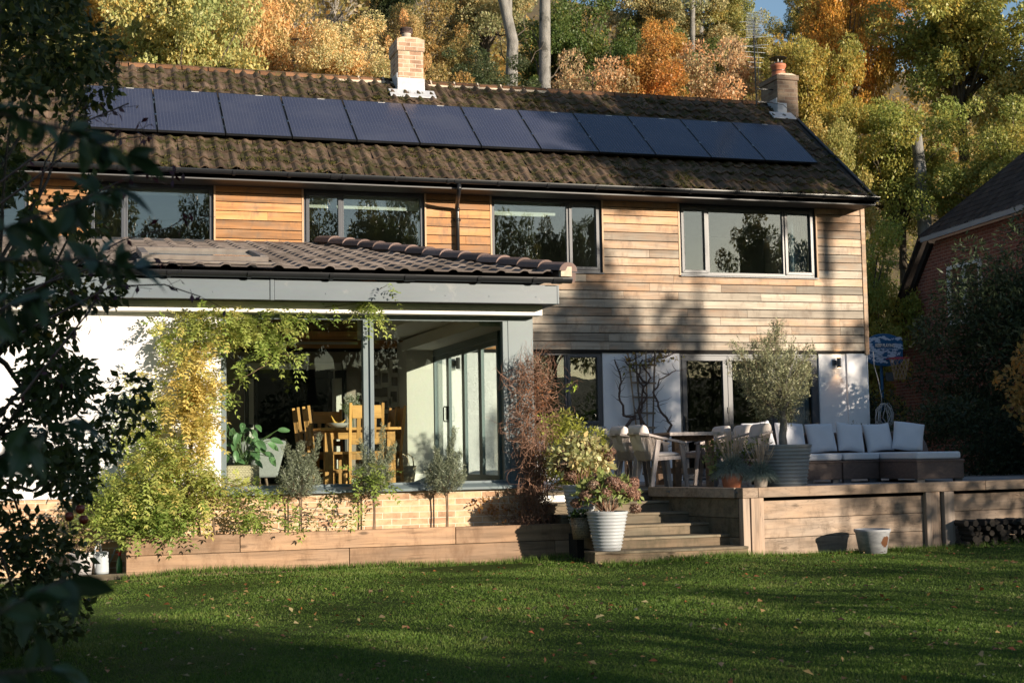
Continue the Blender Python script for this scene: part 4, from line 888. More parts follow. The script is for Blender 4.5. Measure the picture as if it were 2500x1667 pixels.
for x, y, s_, rz, ry, lb in cs:
    o = cushion((x, y, DZ+.43+s_*.46), (s_, .17, s_*.98), 'scatter_cushion', 'fabric', None, (R(-16), R(ry), R(rz)), puff=.95, seed=x)
    tag(o, lb, 'cushion', 'pale scatter cushions on the rattan sofa')
# big olive in its pot
def sprigs(P0, D, n, L, lw, step, spread=.9):
    """shoots with paired narrow leaves: start points P0, directions D, shoot length n*step"""
    k = len(P0); T = []; Pn = []
    for i in range(n):
        for s in (-1, 1):
            q = P0+D*(step*(i+.2*rng.random((k, 1)))); sidev = unit(np.cross(D, rng.normal(size=(k, 3)))); Pn.append(q); T.append(unit(D*spread+sidev*s))
    P = np.concatenate(Pn); T = np.concatenate(T); m_ = len(P); l = L*(.7+.5*rng.random(m_)); return leafquads(P, T, rng.normal(size=(m_, 3)), l, l*lw, .1)
def olive_tree():
    t = thing('potted_olive_tree', 'olive tree with a rounded silvery crown in a large grey ribbed pot on the deck', 'potted tree', (9.07, 16.95, DZ)); c = Vector((9.07, 16.95, DZ))
    ribbed(c, .275, .36, .56, 11, .016).build('pot', 'potgrey', t, smooth=True); MB().lathe((c.x, c.y, c.z+.49), [(0, .02), (.34, .02)], 20).build('soil', 'soil', t)
    tr = MB(); tr.tube([(9.07, 16.95, 1.25), (9.055, 16.95, 1.45), (9.075, 16.94, 1.62), (9.05, 16.95, 1.80)], [.062, .052, .05, .048], 9); o = None; ends = []
    for i in range(13):
        a = i*2.4; e = Vector((9.0+.42*math.cos(a)*(.5+.5*random.random()), 16.95+.4*math.sin(a), 2.0+.6*random.random())); tr.tube(wob((9.05, 16.95, 1.76), e, 4, .08), [.03, .022, .015, .01, .006], 5); ends.append(e)
    tr.build('trunk', 'beech', t, smooth=True)
    P = []; D = []
    for i in range(1500):
        d = unit(rng.normal(size=3)); q = .25+.75*rng.random()**.5; wx = .50 if d[2] > 0 else .42; p = np.array([8.97+d[0]*q*wx, 16.95+d[1]*q*.45, 2.17+d[2]*q*(.36 if d[2] > 0 else .50)]); P.append(p); D.append(unit(d*.7+np.array([0, 0, .75])+rng.normal(0, .3, 3)))
    for bx, bz, tx, tz, nn in ((8.90, 2.4, 8.86, 2.72, 90), (8.98, 2.5, 9.02, 2.90, 110), (8.6, 2.3, 8.42, 2.62, 70), (9.35, 2.3, 9.50, 2.60, 60), (8.85, 2.4, 8.72, 2.66, 60), (9.2, 2.35, 9.25, 2.63, 60), (8.5, 2.1, 8.34, 2.42, 40), (9.05, 1.8, 9.12, 1.62, 40), (8.85, 1.85, 8.8, 1.72, 40)):
        for i in range(nn): u = rng.random(); P.append(np.array([bx+(tx-bx)*u, 16.95+rng.normal(0, .05), bz+(tz-bz)*u])+rng.normal(0, .035, 3)); D.append(unit(np.array([(tx-bx), rng.normal(0, .15), (tz-bz)])+rng.normal(0, .12, 3)))
    P = np.array(P); D = np.array(D); V = sprigs(P, D, 5, .042, .22, .024); o = quadmesh(V, 'crown', 'leafgloss', t); o.color = (.33, .34, .20, 1)
    s = MB(); 
    for i in range(0, len(P), 3): s.tube([P[i]-D[i]*.04, P[i]+D[i]*.12], .0022, 3, caps=False)
    s.build('twigs', 'twig', t)
olive_tree()
def standard_olive(x, y, seed, lb, shoots):
    global rng; rng = np.random.default_rng(seed)
    t = thing('standard_shrub', lb, 'shrub', (x, y, .38), group='small standard shrubs in front of the glazing'); s = MB(); s.tube([(x, y, .37), (x+.012, y, .62), (x, y, .86)], .009, 6); s.tube([(x+.028, y+.02, .37), (x+.03, y+.02, .86)], .008, 6)
    for i in range(12): a = i*2.4; s.tube(wob((x, y, .78), (x+.2*math.cos(a), y+.2*math.sin(a), .95+.2*random.random()), 3, .1), .004, 4)
    s.build('stem', 'twig', t); P = []; D = []
    for i in range(560):
        d = unit(rng.normal(size=3)); q = .3+.7*rng.random()**.5; P.append(np.array([x+d[0]*q*.225, y+d[1]*q*.20, 1.0+d[2]*q*.20])); D.append(unit(d*.6+np.array([0, 0, .8])+rng.normal(0, .25, 3)))
    for dx, z1 in shoots:
        for i in range(80): u = rng.random(); P.append(np.array([x+dx*(.5+.6*u), y, 1.05+(z1-1.08)*u])+rng.normal(0, .020, 3)); D.append(unit(np.array([dx*.5, 0, .9])+rng.normal(0, .15, 3)))
    V = sprigs(np.array(P), np.array(D), 5, .038, .19, .018); o = quadmesh(V, 'crown', 'leafgloss', t); o.color = (.22, .25, .17, 1)
standard_olive(2.62, 16.8, 11, 'grey-green standard shrub with fanned shoots, nearest the basket plant behind the glass', [(-.13, 1.40), (.02, 1.42), (.22, 1.52), (.10, 1.30), (-.05, 1.34)])
standard_olive(3.50, 16.8, 12, 'grey-green standard shrub in front of the central mullion, climber looped round it', [(-.12, 1.42), (.13, 1.60), (.20, 1.36), (.26, 1.40), (0, 1.3)])
standard_olive(4.40, 16.8, 13, 'grey-green standard shrub in front of the right-hand pane', [(-.10, 1.32), (.10, 1.58), (.06, 1.40), (.16, 1.3)])
rng = np.random.default_rng(21)

def hydrangea(c, r0, r1, h, rx, rz, lb, heads, lc, n, yellow, tall):
    t = thing('potted_hydrangea', lb, 'potted plant', tuple(c), group='white ribbed pots of fading hydrangea on the steps'); c = Vector(c); ribbed(c, r0, r1, h, 11, .010).build('pot', 'potwhite', t, smooth=True)
    MB().lathe((c.x, c.y, c.z+h-.04), [(0, .02), (r1*.9, .02)], 18).build('soil', 'soil', t); s = MB(); top = c+Vector((0, 0, h)); tips = []
    for i in range(46):
        a = random.uniform(0, 6.28); q = random.random()**.6; e = top+Vector((rx*q*math.cos(a), rx*.8*q*math.sin(a), tall*(1-.45*q*q)*random.uniform(.6, 1))); s.tube(wob(top+Vector((.3*r1*math.cos(a), .3*r1*math.sin(a), 0)), e, 3, .05), [.005, .004, .003, .0025], 4); tips.append(e)
    s.build('stems', 'redtwig', t)
    cl = [(e.x, e.y, e.z-.03, .07, .07, .06) for e in tips]; V, rn = leaves(cl, n, .085, .048, .1, .4); o = quadmesh(V, 'leaves', 'leafautumn', t, rnd=np.clip(rn*yellow+.1, 0, 1)); o.color = lc
    P = []; Rn = []
    for i, (dx, dy, dz, r) in enumerate(heads):
        k = int(760*(r/.08)**2); d = unit(rng.normal(size=(k, 3))); P.append(np.array(top)+np.array([dx, dy, dz])+d*r*np.array([1, 1, .8])*(.75+.25*rng.random((k, 1)))); Rn.append(np.clip(rng.normal(.15+.7*rng.random(), .13, k), 0, 1)); 
        if i == 0: Dn = [d]
        else: Dn.append(d)
    P = np.concatenate(P); D = np.concatenate(Dn); k = len(P); P = P+rng.normal(0, .007, P.shape); V = leafquads(P, unit(np.cross(D, rng.normal(size=(k, 3)))), D+rng.normal(0, .5, D.shape), .018+.010*rng.random(k), .015, .1); quadmesh(V, 'flower_heads', 'petal', t, rnd=np.concatenate(Rn))
hydrangea((6.10, 15.80, .13), .155, .245, .46, .38, .3, 'front white ribbed pot of brown hydrangea heads on the lowest step',
          [(-.30, -.1, .20, .085), (-.22, -.15, .30, .08), (0, -.2, .33, .10), (.10, -.2, .28, .09), (.27, -.12, .30, .09), (.33, -.05, .18, .08), (.22, -.2, .22, .08), (-.10, -.22, .22, .075), (-.38, 0, .10, .07), (.36, 0, .02, .07), (-.15, 0, .38, .07), (.38, .05, .34, .06)], (.34, .38, .14, 1), 700, .5, .46)
hydrangea((6.0, 16.42, .39), .13, .22, .50, .40, .3, 'tall white ribbed pot of yellowing hydrangea behind the front pot',
          [(-.26, -.1, .25, .10), (-.18, -.12, .12, .09), (-.22, 0, .36, .08), (.05, -.05, .47, .08), (.34, -.1, .33, .06), (.42, 0, .40, .05), (.28, .1, .42, .07), (.0, .1, .56, .06)], (.60, .55, .30, 1), 900, .7, .60)
def basket_plant():
    t = thing('wicker_planter', 'small wicker planter with low dark foliage between the two white pots', 'planter', (5.86, 16.02, .26)); MB().lathe((5.86, 16.02, .262), [(.105, 0), (.135, .26), (.12, .26), (.11, .2), (0, .2)], 26).build('basket', 'wickerold', t, smooth=True)
    V, rn = leaves([(5.86, 16.02, .53, .13, .13, .06)], 260, .05, .035); quadmesh(V, 'leaves', 'leafgloss', t, rnd=rn).color = (.05, .10, .03, 1)
basket_plant()
def clay_pot():
    t = thing('flower_pot', 'pale round pot with a rusty brown flaked patch, standing on the lawn', 'pot', (9.42, 15.42, 0)); c = (9.42, 15.42, -.02); MB().lathe(c, [(.16, 0), (.205, .26), (.222, .285), (.222, .31), (.20, .31), (.19, .27), (0, .26)], 34).build('pot', 'potold', t, smooth=True)
    MB().lathe((9.42, 15.42, .25), [(0, .01), (.19, .01)], 18).build('soil', 'soil', t)
def m_potold():
    m, t, b = newmat('weathered glazed pot'); v = coords(t, (1, 1, 3), rand=False); n = noise(t, v, 7, 6, .7); c = ramp(t, n.outputs[0], [(.35, (.17, .18, .20)), (.7, (.31, .32, .34))]).outputs[0]
    tc = nd(t, 'TexCoord'); mp = nd(t, 'Mapping'); mp.inputs['Location'].default_value = (-.085, .20, -.155); mp.inputs['Scale'].default_value = (1, 1, 1.1); t.links.new(tc.outputs['Object'], mp.inputs[0])
    nn = noise(t, tc, 22, 4) if False else None; ln = nd(t, 'VectorMath', operation='LENGTH'); t.links.new(mp.outputs[0], ln.inputs[0]); n2 = noise(t, v, 18, 5, .7); ad = nd(t, 'Math', operation='MULTIPLY_ADD'); ad.inputs[1].default_value = .07; t.links.new(n2.outputs[0], ad.inputs[0]); t.links.new(ln.outputs['Value'], ad.inputs[2])
    r = ramp(t, ad.outputs[0], [(.112, (1, 1, 1)), (.118, (0, 0, 0))]); c = mixc(t, c, (.11, .045, .02), r.outputs[0]); t.links.new(c, b.inputs['Base Color']); b.inputs['Roughness'].default_value = .6; bump(t, b, n.outputs[0], .2, .004); return m
M['potold'] = m_potold(); clay_pot()
def fescues():
    for (x, y, r, h, mat, lb, sc) in ((8.30, 16.95, .15, .20, 'terra', 'blue fescue with straw plumes in a terracotta pot at the deck edge', 1.), (8.60, 16.72, .10, .15, 'claypot', 'smaller blue fescue in a pale pot leaning on the big olive pot', .85)):
        t = thing('potted_grass', lb, 'potted grass', (x, y, DZ), group='blue fescue pots beside the olive'); MB().lathe((x, y, DZ), [(r*.75, 0), (r, h), (r*.9, h), (r*.85, h-.03), (0, h-.03)], 24).build('pot', mat, t, smooth=True)
        n = int(2600*sc); a = rng.uniform(0, 6.28, n); el = rng.uniform(.05, 1.4, n); d = np.stack([np.cos(a)*np.cos(el), np.sin(a)*np.cos(el), np.sin(el)], 1); P = np.array([x, y, DZ+h])+d*np.array([1, 1, .2])*.03; L = (.20+.10*rng.random(n))*sc
        mid = P+d*L[:, None]*.6; tip = P+d*L[:, None]-np.array([0, 0, 1])*(L*.45*np.cos(el))[:, None]; s_ = unit(np.cross(d, rng.normal(size=(n, 3))))*.0024
        V = np.concatenate([np.stack([P-s_, P+s_, mid+s_, mid-s_], 1), np.stack([mid-s_, mid+s_, tip+s_*.3, tip-s_*.3], 1)]); quadmesh(V, 'blades', 'leaf', t).color = (.30, .36, .31, 1)
        n = int(70*sc); a = rng.uniform(0, 6.28, n); el = rng.uniform(1.05, 1.5, n); s = MB()
        for q in range(n):
            d = Vector((math.cos(a[q])*math.cos(el[q]), math.sin(a[q])*math.cos(el[q]), math.sin(el[q]))); L = random.uniform(.42, .62)*sc; p = Vector((x, y, DZ+h)); s.tube([p, p+d*L*.7, p+d*L*.74, p+d*L], [.0015, .0015, .006, .001], 4, caps=False)
        s.build('plumes', 'plume', t)
M['plume'] = pbr('straw plume', (.55, .42, .30), (.46, .32, .22), .9, 20, bmp=0); fescues()
def bush(name, lb, cat, clumps, n, L, W, color, mat='leaf', loc=None, stems=8, trunkmat='twig', flat=.5, droop=.1, group=None, shell=.55, mulr=1.):
    loc = loc or (clumps[0][0], clumps[0][1], 0); t = thing(name, lb, cat, loc, group=group); V, rn = leaves(clumps, n, L, W, droop, flat, shell); o = quadmesh(V, 'foliage', mat, t, rnd=np.clip(rn*mulr, 0, 1)); o.color = (*color, 1)
    if stems:
        s = MB()
        for i in range(min(len(clumps), stems)): c = clumps[i*len(clumps)//min(len(clumps), stems)]; s.tube(wob((loc[0]+random.uniform(-.05, .05), loc[1], loc[2]), c[:3], 4, .08), [.014, .011, .009, .006, .003], 5)
        s.build('stems', trunkmat, t)
    return t
bush('deck_shrub', 'loose yellow-green shrub rising behind the fescue pots', 'shrub', [(8.12+.1*i, 17.12, 1.28+.06*math.sin(i*2.1), .12, .1, .12) for i in range(8)]+[(8.02, 17.0, 1.12, .1, .1, .08), (8.1, 17, .98, .1, .1, .08)], 520, .07, .03, (.24, .27, .09), 'leafautumn', (8.35, 17.1, DZ), mulr=.7)
bush('mexican_orange_shrub', 'domed bright yellow-green shrub at the top of the steps', 'shrub', clumpset((6.42, 17.95, 1.28), (.44, .40, .52), 60, .13, 5, .75, -.9), 7500, .06, .022, (.34, .36, .07), 'leaf', (6.42, 17.95, DZ), 14)
bush('wall_bush', 'thin dusty shrub against the white wall right of the patio doors', 'shrub', [(12.75+.12*i, 21.5, 1.35+.18*abs(math.sin(i*1.9)), .12, .12, .22) for i in range(8)], 420, .06, .014, (.13, .14, .10), 'leaf', (13.1, 21.5, DZ), 10)
bush('silver_bush', 'grey sprawling bush under the coiled hose at the house corner', 'shrub', [(13.75+.1*i, 21.8, 1.5+.1*math.sin(i*3), .2, .2, .25) for i in range(5)], 900, .05, .012, (.10, .12, .08), 'leaf', (13.9, 21.8, .7), 8)
def zinc_things():
    t = thing('white_bucket', 'white tub with rusty blotches holding a leggy plant, left of the raised bed', 'tub', (.17, 16.75, .0)); MB().lathe((.17, 16.75, .02), [(.11, 0), (.135, .23), (.142, .235), (.142, .25), (.125, .25), (.12, .2), (0, .2)], 28).build('tub', 'tubw', t, smooth=True)
    V, rn = leaves(clumpset((.12, 16.8, .52), (.25, .2, .28), 14, .10, 3), 420, .05, .02); quadmesh(V, 'leaves', 'leafautumn', t, rnd=rn).color = (.28, .28, .10, 1); s = MB()
    for i in range(9): a = i*.7; s.tube(wob((.17, 16.75, .2), (.17+.22*math.cos(a), 16.78+.1*math.sin(a), .45+.25*random.random()), 4, .08), .005, 4)
    s.build('stems', 'twig', t)
    t = thing('watering_can', 'dull zinc watering can with tall arched handle beside the white tub', 'watering can', (.39, 16.88, .0)); MB().lathe((.39, 16.88, .02), [(.082, 0), (.086, .03), (.08, .20), (.083, .235), (.07, .245), (.05, .25)], 26).build('body', 'zinc', t, smooth=True)
    h = MB(); h.tube([(.33, 16.84, .04), (.315, 16.83, .18), (.32, 16.83, .30), (.345, 16.84, .36), (.37, 16.86, .36), (.385, 16.88, .29), (.39, 16.9, .25)], .010, 7); h.build('handle', 'zinc', t, smooth=True); h = MB(); h.tube([(.45, 16.92, .08), (.52, 17.0-.05, .22), (.55, 16.97, .3)], [.014, .011, .009], 7); h.build('spout', 'zinc', t, smooth=True)
    t = thing('spray_bottle', 'green bottle with red cap tucked beside the end of the raised bed', 'bottle', (.585, 16.8, 0)); MB().lathe((.585, 16.8, .02), [(.030, 0), (.034, .02), (.034, .1), (.026, .15), (.014, .18), (.013, .20)], 16).build('body', 'green', t, smooth=True); MB().lathe((.585, 16.8, .22), [(.017, 0), (.017, .035), (.008, .05)], 12).box(.55, .6, 16.79, 16.81, .25, .265).build('cap', 'red', t)
M['tubw'] = pbr('white enamel', (.62, .60, .62), (.55, .52, .52), .5, 5, bmp=0, dirt=((.30, .10, .07), 14, .60)); zinc_things()
# trellis and bare vine
def trellis():
    t = thing('wall_trellis', 'slim tapering timber trellis on the white wall left of the patio doors', 'trellis', (9.15, 21.95, DZ)); 
    for a, b in (((8.92, 2.92), (9.10, 1.0)), ((9.02+.03, 2.92), (9.16, 1.0)), ((9.24, 2.92), (9.23, 1.0)), ((9.40, 2.92), (9.30, 1.0))): MB().bar((a[0], 21.96, a[1]), (b[0], 21.96, b[1]), .022, .02).build('upright', 'trellisw', t)
    for i, z in enumerate((2.72, 2.42, 2.18, 1.92, 1.68, 1.44, 1.2)):
        u = (2.92-z)/1.92; MB().bar((8.92+.18*u-.02, 21.942, z), (9.40-.10*u+.03, 21.942, z-.01), .012, .032).build('rung', 'trellisw', t)
M['trellisw'] = timber('trellis wood', (.30, .21, .13), (.28, .22, .17), 0, .8, knots=False, dirt=.7); trellis()
def vine():
    t = thing('bare_vine', 'gnarled leafless vine twisting up the white wall around the trellis', 'vine', (9.0, 21.85, DZ)); s = MB(); r = random.Random(4)
    def br(pts, r0, r1):
        P = []; 
        for a, b in zip(pts[:-1], pts[1:]): P += [Vector(a).lerp(Vector(b), q/4)+Vector((r.uniform(-.018, .018), r.uniform(-.02, .01), r.uniform(-.015, .015))) for q in range(4)]
        P.append(Vector(pts[-1])); n = len(P); s.tube(P, [r0+(r1-r0)*i/(n-1) for i in range(n)], 6); return P
    def v(x, z): return (x, 21.89, z)
    M_ = [br([v(8.62, .9), v(8.72, 1.45), v(8.83, 1.72), v(8.98, 1.85), v(8.80, 1.88), v(8.72, 2.2), v(8.76, 2.5), v(8.65, 2.8)], .035, .010), br([v(9.5, .95), v(9.38, 1.3), v(9.2, 1.6), v(9.05, 1.95), v(9.15, 2.3), v(9.28, 2.5), v(9.1, 2.75)], .032, .012),
          br([v(9.45, 1.0), v(9.52, 1.35), v(9.62, 1.7), v(9.45, 1.95), v(9.34, 2.25), v(9.45, 2.45), v(9.75, 2.62)], .030, .008), br([v(9.12, .9), v(9.15, 1.5), v(9.06, 1.9), v(9.2, 2.2), v(9.05, 2.5), v(9.15, 2.8)], .026, .012),
          br([v(9.2, 2.4), v(9.0, 2.6), v(8.85, 2.75), v(9.1, 2.85)], .02, .008), br([v(9.1, 2.7), v(9.35, 2.8), v(9.6, 2.85)], .014, .005)]
    for P in M_:
        for i in range(34):
            p = r.choice(P[3:]); a = r.uniform(0, 6.28); L = r.uniform(.06, .3); e = p+Vector((math.cos(a)*L, -.03, abs(math.sin(a))*L*.8)); s.tube(wob(p, e, 3, .12), [.005, .004, .003, .0015], 4, caps=False)
    s.build('stems', 'vinewood', t, smooth=True); V, rn = leaves([(9.1, 21.8, 2.78, .3, .08, .14), (9.6, 21.8, 2.86, .25, .06, .08), (8.85, 21.8, 2.6, .1, .05, .1)], 110, .06, .05); quadmesh(V, 'leaves', 'leafautumn', t, rnd=rn).color = (.30, .26, .10, 1)
vine()
def hoop():
    t = thing('basketball_stand', 'blue camouflage basketball hoop board on a stand beyond the house corner', 'basketball hoop', (15.1, 24.0, 0.5)); Y = 24.0; m = MB(); n = 24; out = []
    x0, x1, z0, z1, cx = 14.66, 15.52, 2.90, 3.46, 15.09
    top = [(cx+.43*math.cos(a), 3.22+.24*math.sin(a)) for a in np.linspace(0.35, math.pi-.35, 16)]; bot = [(cx+.42*math.cos(a), 2.98+.15*math.sin(a)) for a in np.linspace(math.pi+.35, 2*math.pi-.35, 12)]
    poly = top+bot; m.prism(poly, 1, Y, Y+.03); bo = m.build('backboard', 'hoopblue', t, bevel=.006); r = random.Random(12); c = MB()
    for i in range(80):
        x = r.uniform(cx-.36, cx+.36); z = r.uniform(2.90, 3.40)
        if abs(x-cx) < .24 and 3.16 < z < 3.29: continue
        L = r.uniform(.03, .085); H_ = r.uniform(.012, .026); ps = [(x+L*math.cos(a)*(1+.25*math.sin(3*a+i)), z+H_*math.sin(a)*(1+.3*math.cos(2*a+i))+.01*math.sin(4*math.cos(a)+i)) for a in np.linspace(0, 2*math.pi, 12, endpoint=False)]
        c.prism(ps, 1, Y-.0015-.00004*i, Y-.001)
    c.build('camouflage_print', 'camo', bo)
    q = MB(); a_, b_, c_, d_ = cx-.17, cx+.17, 3.0, 3.17
    for p in ((a_, b_, c_, c_+.01), (a_, b_, d_-.01, d_), (a_, a_+.014, c_, d_), (b_-.014, b_, c_, d_)): q.box(p[0], p[1], Y-.006, Y-.003, p[2], p[3])
    q.build('target_square', 'camo', bo)
    tx = bpy.data.curves.new('lettering', 'FONT'); tx.body = 'KEEP PLAYING'; tx.size = .078; tx.align_x = 'CENTER'; tx.extrude = .002; tx.offset = .0015; ob = bpy.data.objects.new('lettering', tx); col.objects.link(ob)
    dg = bpy.context.evaluated_depsgraph_get(); me = bpy.data.meshes.new_from_object(ob.evaluated_get(dg)); me.materials.clear(); me.materials.append(M['white']); bpy.data.objects.remove(ob); lo = bpy.data.objects.new('lettering', me); col.objects.link(lo); lo.parent = bo
    lo.rotation_euler = (R(90), 0, 0); lo.scale = (.84, 1.2, 1); lo.location = Vector((cx, Y-.008, 3.20))-origin(bo)
    g = MB(); k = 28; ring = [(15.21+.20*math.cos(2*math.pi*i/k), Y-.30+.20*math.sin(2*math.pi*i/k), 2.965) for i in range(k+1)]; g.tube(ring, .009, 6, caps=False); g.bar((15.12, Y, 2.965), (15.12, Y-.12, 2.965), .03, .012); g.bar((15.3, Y, 2.965), (15.3, Y-.12, 2.965), .03, .012); g.build('rim', 'redrim', t)
    nn = MB(); N = 12
    for s in (-1, 1):
        for i in range(N):
            P = []
            for j in range(7): u = j/6; a = 2*math.pi*i/N+s*u*1.25; rr = .195-.085*u**.7; P.append((15.21+rr*math.cos(a), Y-.30+rr*math.sin(a), 2.96-.40*u))
            nn.tube(P, .0042, 4, caps=False)
    nn.build('net', 'net', t); p = MB(); p.tube([(15.09, Y+.15, .4), (15.09, Y+.15, 3.0)], .03, 8); p.bar((15.09, Y+.02, 3.05), (15.09, Y+.16, 2.9), .05); p.build('pole', 'hoopblue', t); MB().box(15.16, 15.32, Y+.1, Y+.13, 2.55, 2.72).build('label_plate', 'fascia', t)
hoop()
def hose():
    t = thing('garden_hose', 'white hose hanging from the corner and coiled in loose loops', 'hose', (13.65, 21.9, 1.5)); s = MB(); s.tube([(13.53, 21.9, 2.95), (13.53, 21.88, 2.7), (13.58, 21.85, 2.45), (13.62, 21.84, 2.2), (13.63, 21.84, 2.06)], .008, 6); r = random.Random(8)
    for i in range(7):
        w_ = r.uniform(.10, .22); h_ = r.uniform(.35, .55); cx = 13.66+r.uniform(-.05, .08); P = [(cx+w_*math.sin(a)*(.6+.4*math.sin(a/2)), 21.82+r.uniform(-.03, .03), 2.04-h_*(1-math.cos(a))/2) for a in np.linspace(0, 2*math.pi, 18)]; s.tube(P, .008, 5)
    s.build('coils', 'hose', t, smooth=True)
hose()
def woodpile():
    t = thing('log_stack', 'dark low stack of split logs at the far right foot of the deck', 'log pile', (12.2, 16.2, 0)); r = random.Random(3)
    for j in range(5):
        for i in range(9):
            a_ = 11.0+i*.115+r.uniform(-.04, .04)+.05*(j % 2); MB().tube([(a_, 15.70+r.uniform(-.05, .05), .03+j*.066), (a_, 15.95, .03+j*.066)], .05*r.uniform(.6, 1), r.choice((3, 5, 6)), r.random()*.3).build('log', 'shadebark', t)
woodpile()

# ================================================================ INSIDE THE EXTENSION
FZ = .875
def dining_chair():
    """oak ladder chair facing +Y (its back towards -Y)"""
    t = thing('dining_chair', '', 'chair')
    for x in (-.205, .205):
        MB().bar((x, -.215, 0), (x, -.20, .46), .038, .042, upv=(0, 1, 0)).bar((x, -.20, .46), (x, -.27, 1.08), .036, .038, upv=(0, 1, 0)).build('leg', 'oak', t, bevel=.004)
        MB().box(x-.02, x+.02, .19, .23, 0, .44).build('leg', 'oak', t, bevel=.004)
    MB().box(-.22, .22, -.22, .24, .44, .475).build('seat', 'oakx', t, bevel=.006)
    MB().box(-.187, .187, -.276, -.252, .885, 1.05).build('top_rail', 'oakx', t, bevel=.004); MB().box(-.187, .187, -.235, -.213, .56, .63).build('low_rail', 'oakx', t, bevel=.004)
    for x in (-.10, 0, .10): MB().bar((x, -.225, .62), (x, -.262, .89), .05, .014, upv=(0, 1, 0)).build('back_slat', 'oak', t, bevel=.002)
    MB().box(-.19, .19, -.205, -.185, .14, .18).box(-.2, -.185, -.19, .2, .2, .24).box(.185, .2, -.19, .2, .2, .24).box(-.187, .187, -.215, -.195, .37, .44).box(-.187, .187, .2, .22, .37, .44).build('stretcher', 'oak', t)
    return t
dc = dining_chair(); G = 'oak chairs round the dining table indoors'
dsp = [((3.60, 17.86), 0, 'oak dining chair nearest the glass, its ladder back crossing the central mullion'), ((3.27, 18.62), -90, 'nearer oak chair on the left side of the dining table'), ((3.23, 19.25), -90, 'farther oak chair on the left side of the dining table, partly in shade'),
       ((3.53, 19.85), 180, 'oak chair at the far head of the dining table, behind the bananas'), ((4.07, 18.85), 90, 'nearer oak chair on the right side of the dining table'), ((4.10, 19.5), 90, 'farther oak chair on the right side of the dining table')]
for i, ((x, y), a, lb) in enumerate(dsp):
    o = dc if i == 0 else dup(dc, (x, y, FZ), R(a), lb)
    o.location = (x, y, FZ); o.rotation_euler[2] = R(a); o['label'] = lb; o['group'] = G
def dtable():
    t = thing('dining_table', 'solid oak dining table behind the glass, sunlit at its near end', 'table', (3.65, 19.1, FZ)); z = FZ+.785; b = MB()
    for i in range(6): b.box(3.12+.175*i, 3.293+.175*i, 18.15, 20.0, z-.035, z, random.random(), .2)
    b.build('tabletop', 'oakx', t, bevel=.003); 
    for x in (3.18, 4.0):
        for y in (18.25, 19.8): MB().box(x, x+.11, y, y+.11, FZ, z-.036).build('leg', 'oak', t, bevel=.004)
    MB().box(3.29, 4.0, 18.27, 18.30, z-.15, z-.037).box(3.2, 3.23, 18.36, 19.8, z-.15, z-.037).box(4.06, 4.09, 18.36, 19.8, z-.15, z-.037).build('apron', 'oakx', t)
dtable()
def bowl():
    z = FZ+.787; t = thing('fruit_bowl', 'shallow patterned bowl on the dining table', 'bowl', (3.42, 18.62, z)); MB().lathe((3.42, 18.62, z), [(.05, 0), (.09, .015), (.15, .06), (.145, .065), (.08, .025), (0, .02)], 26).build('bowl', 'velvet', t, smooth=True)
    s = MB(); P = [(3.33+.19*u, 18.60, z+.05+.09*(1-math.sin(math.pi*(u*.8+.1)))+.07*max(0, .25-u)*3) for u in np.linspace(0, 1, 10)]; s.tube(P, [.006, .012, .019, .022, .023, .022, .019, .014, .008, .005], 8); tag(s.build('banana', 'banana', None, smooth=True, o=(3.42, 18.6, z+.06)), 'ripe curved banana lying in the bowl on the dining table', 'banana')
    t = thing('flower_vase', 'bunch of small white flowers in a clear vase on the dining table', 'vase', (3.66, 18.95, z)); MB().lathe((3.66, 18.95, z), [(.04, 0), (.045, .12), (.035, .2), (.05, .24), (.045, .24), (.03, .2), (.038, .02), (0, .02)], 20).build('vase', 'glass', t, smooth=True); s = MB(); P = []
    for i in range(46): a = random.uniform(0, 6.28); q = random.random(); e = (3.66+.14*q*math.cos(a), 18.95+.12*q*math.sin(a), z+.30+.16*random.random()); s.tube(wob((3.66, 18.95, z+.05), e, 3, .05), .0022, 3, caps=False); P.append(e)
    s.build('stems', 'green2', t); V, rn = leaves([(*p, .02, .02, .015) for p in P], 900, .014, .012); quadmesh(V, 'petals', 'leaf', t).color = (.75, .75, .66, 1); V, rn = leaves([(3.66, 18.95, z+.28, .12, .1, .12)], 300, .045, .01); quadmesh(V, 'leaves', 'leaf', t).color = (.14, .18, .08, 1)
M['green2'] = pbr('green stem', (.10, .16, .05), rough=.6, bmp=0); bowl()
def armchair():
    t = thing('armchair', 'pale grey upholstered armchair on splayed wooden legs beside the basket plant', 'armchair', (2.1, 18.0, FZ))
    MB().prism([(2.20, FZ+.17), (2.50, FZ+.17), (2.62, FZ+.62), (2.30, FZ+.66), (2.12, FZ+.62)], 1, 17.72, 17.86).build('arm', 'velvet', t, bevel=.03); MB().prism([(2.20, FZ+.17), (2.50, FZ+.17), (2.62, FZ+.62), (2.30, FZ+.66), (2.12, FZ+.62)], 1, 18.4, 18.54).build('arm', 'velvet', t, bevel=.03)
    MB().box(1.72, 2.42, 17.8, 18.5, FZ+.2, FZ+.44).build('seat', 'velvet', t, bevel=.04); MB().box(1.6, 1.8, 17.75, 18.5, FZ+.2, FZ+.95).build('backrest', 'velvet', t, bevel=.05)
    for x, y in ((2.36, 17.8), (2.36, 18.45), (1.75, 17.8), (1.75, 18.45)): MB().tube([(x, y, FZ+.18), (x+.035, y, FZ)], [.02, .011], 8).build('leg', 'teakx', t)
armchair()
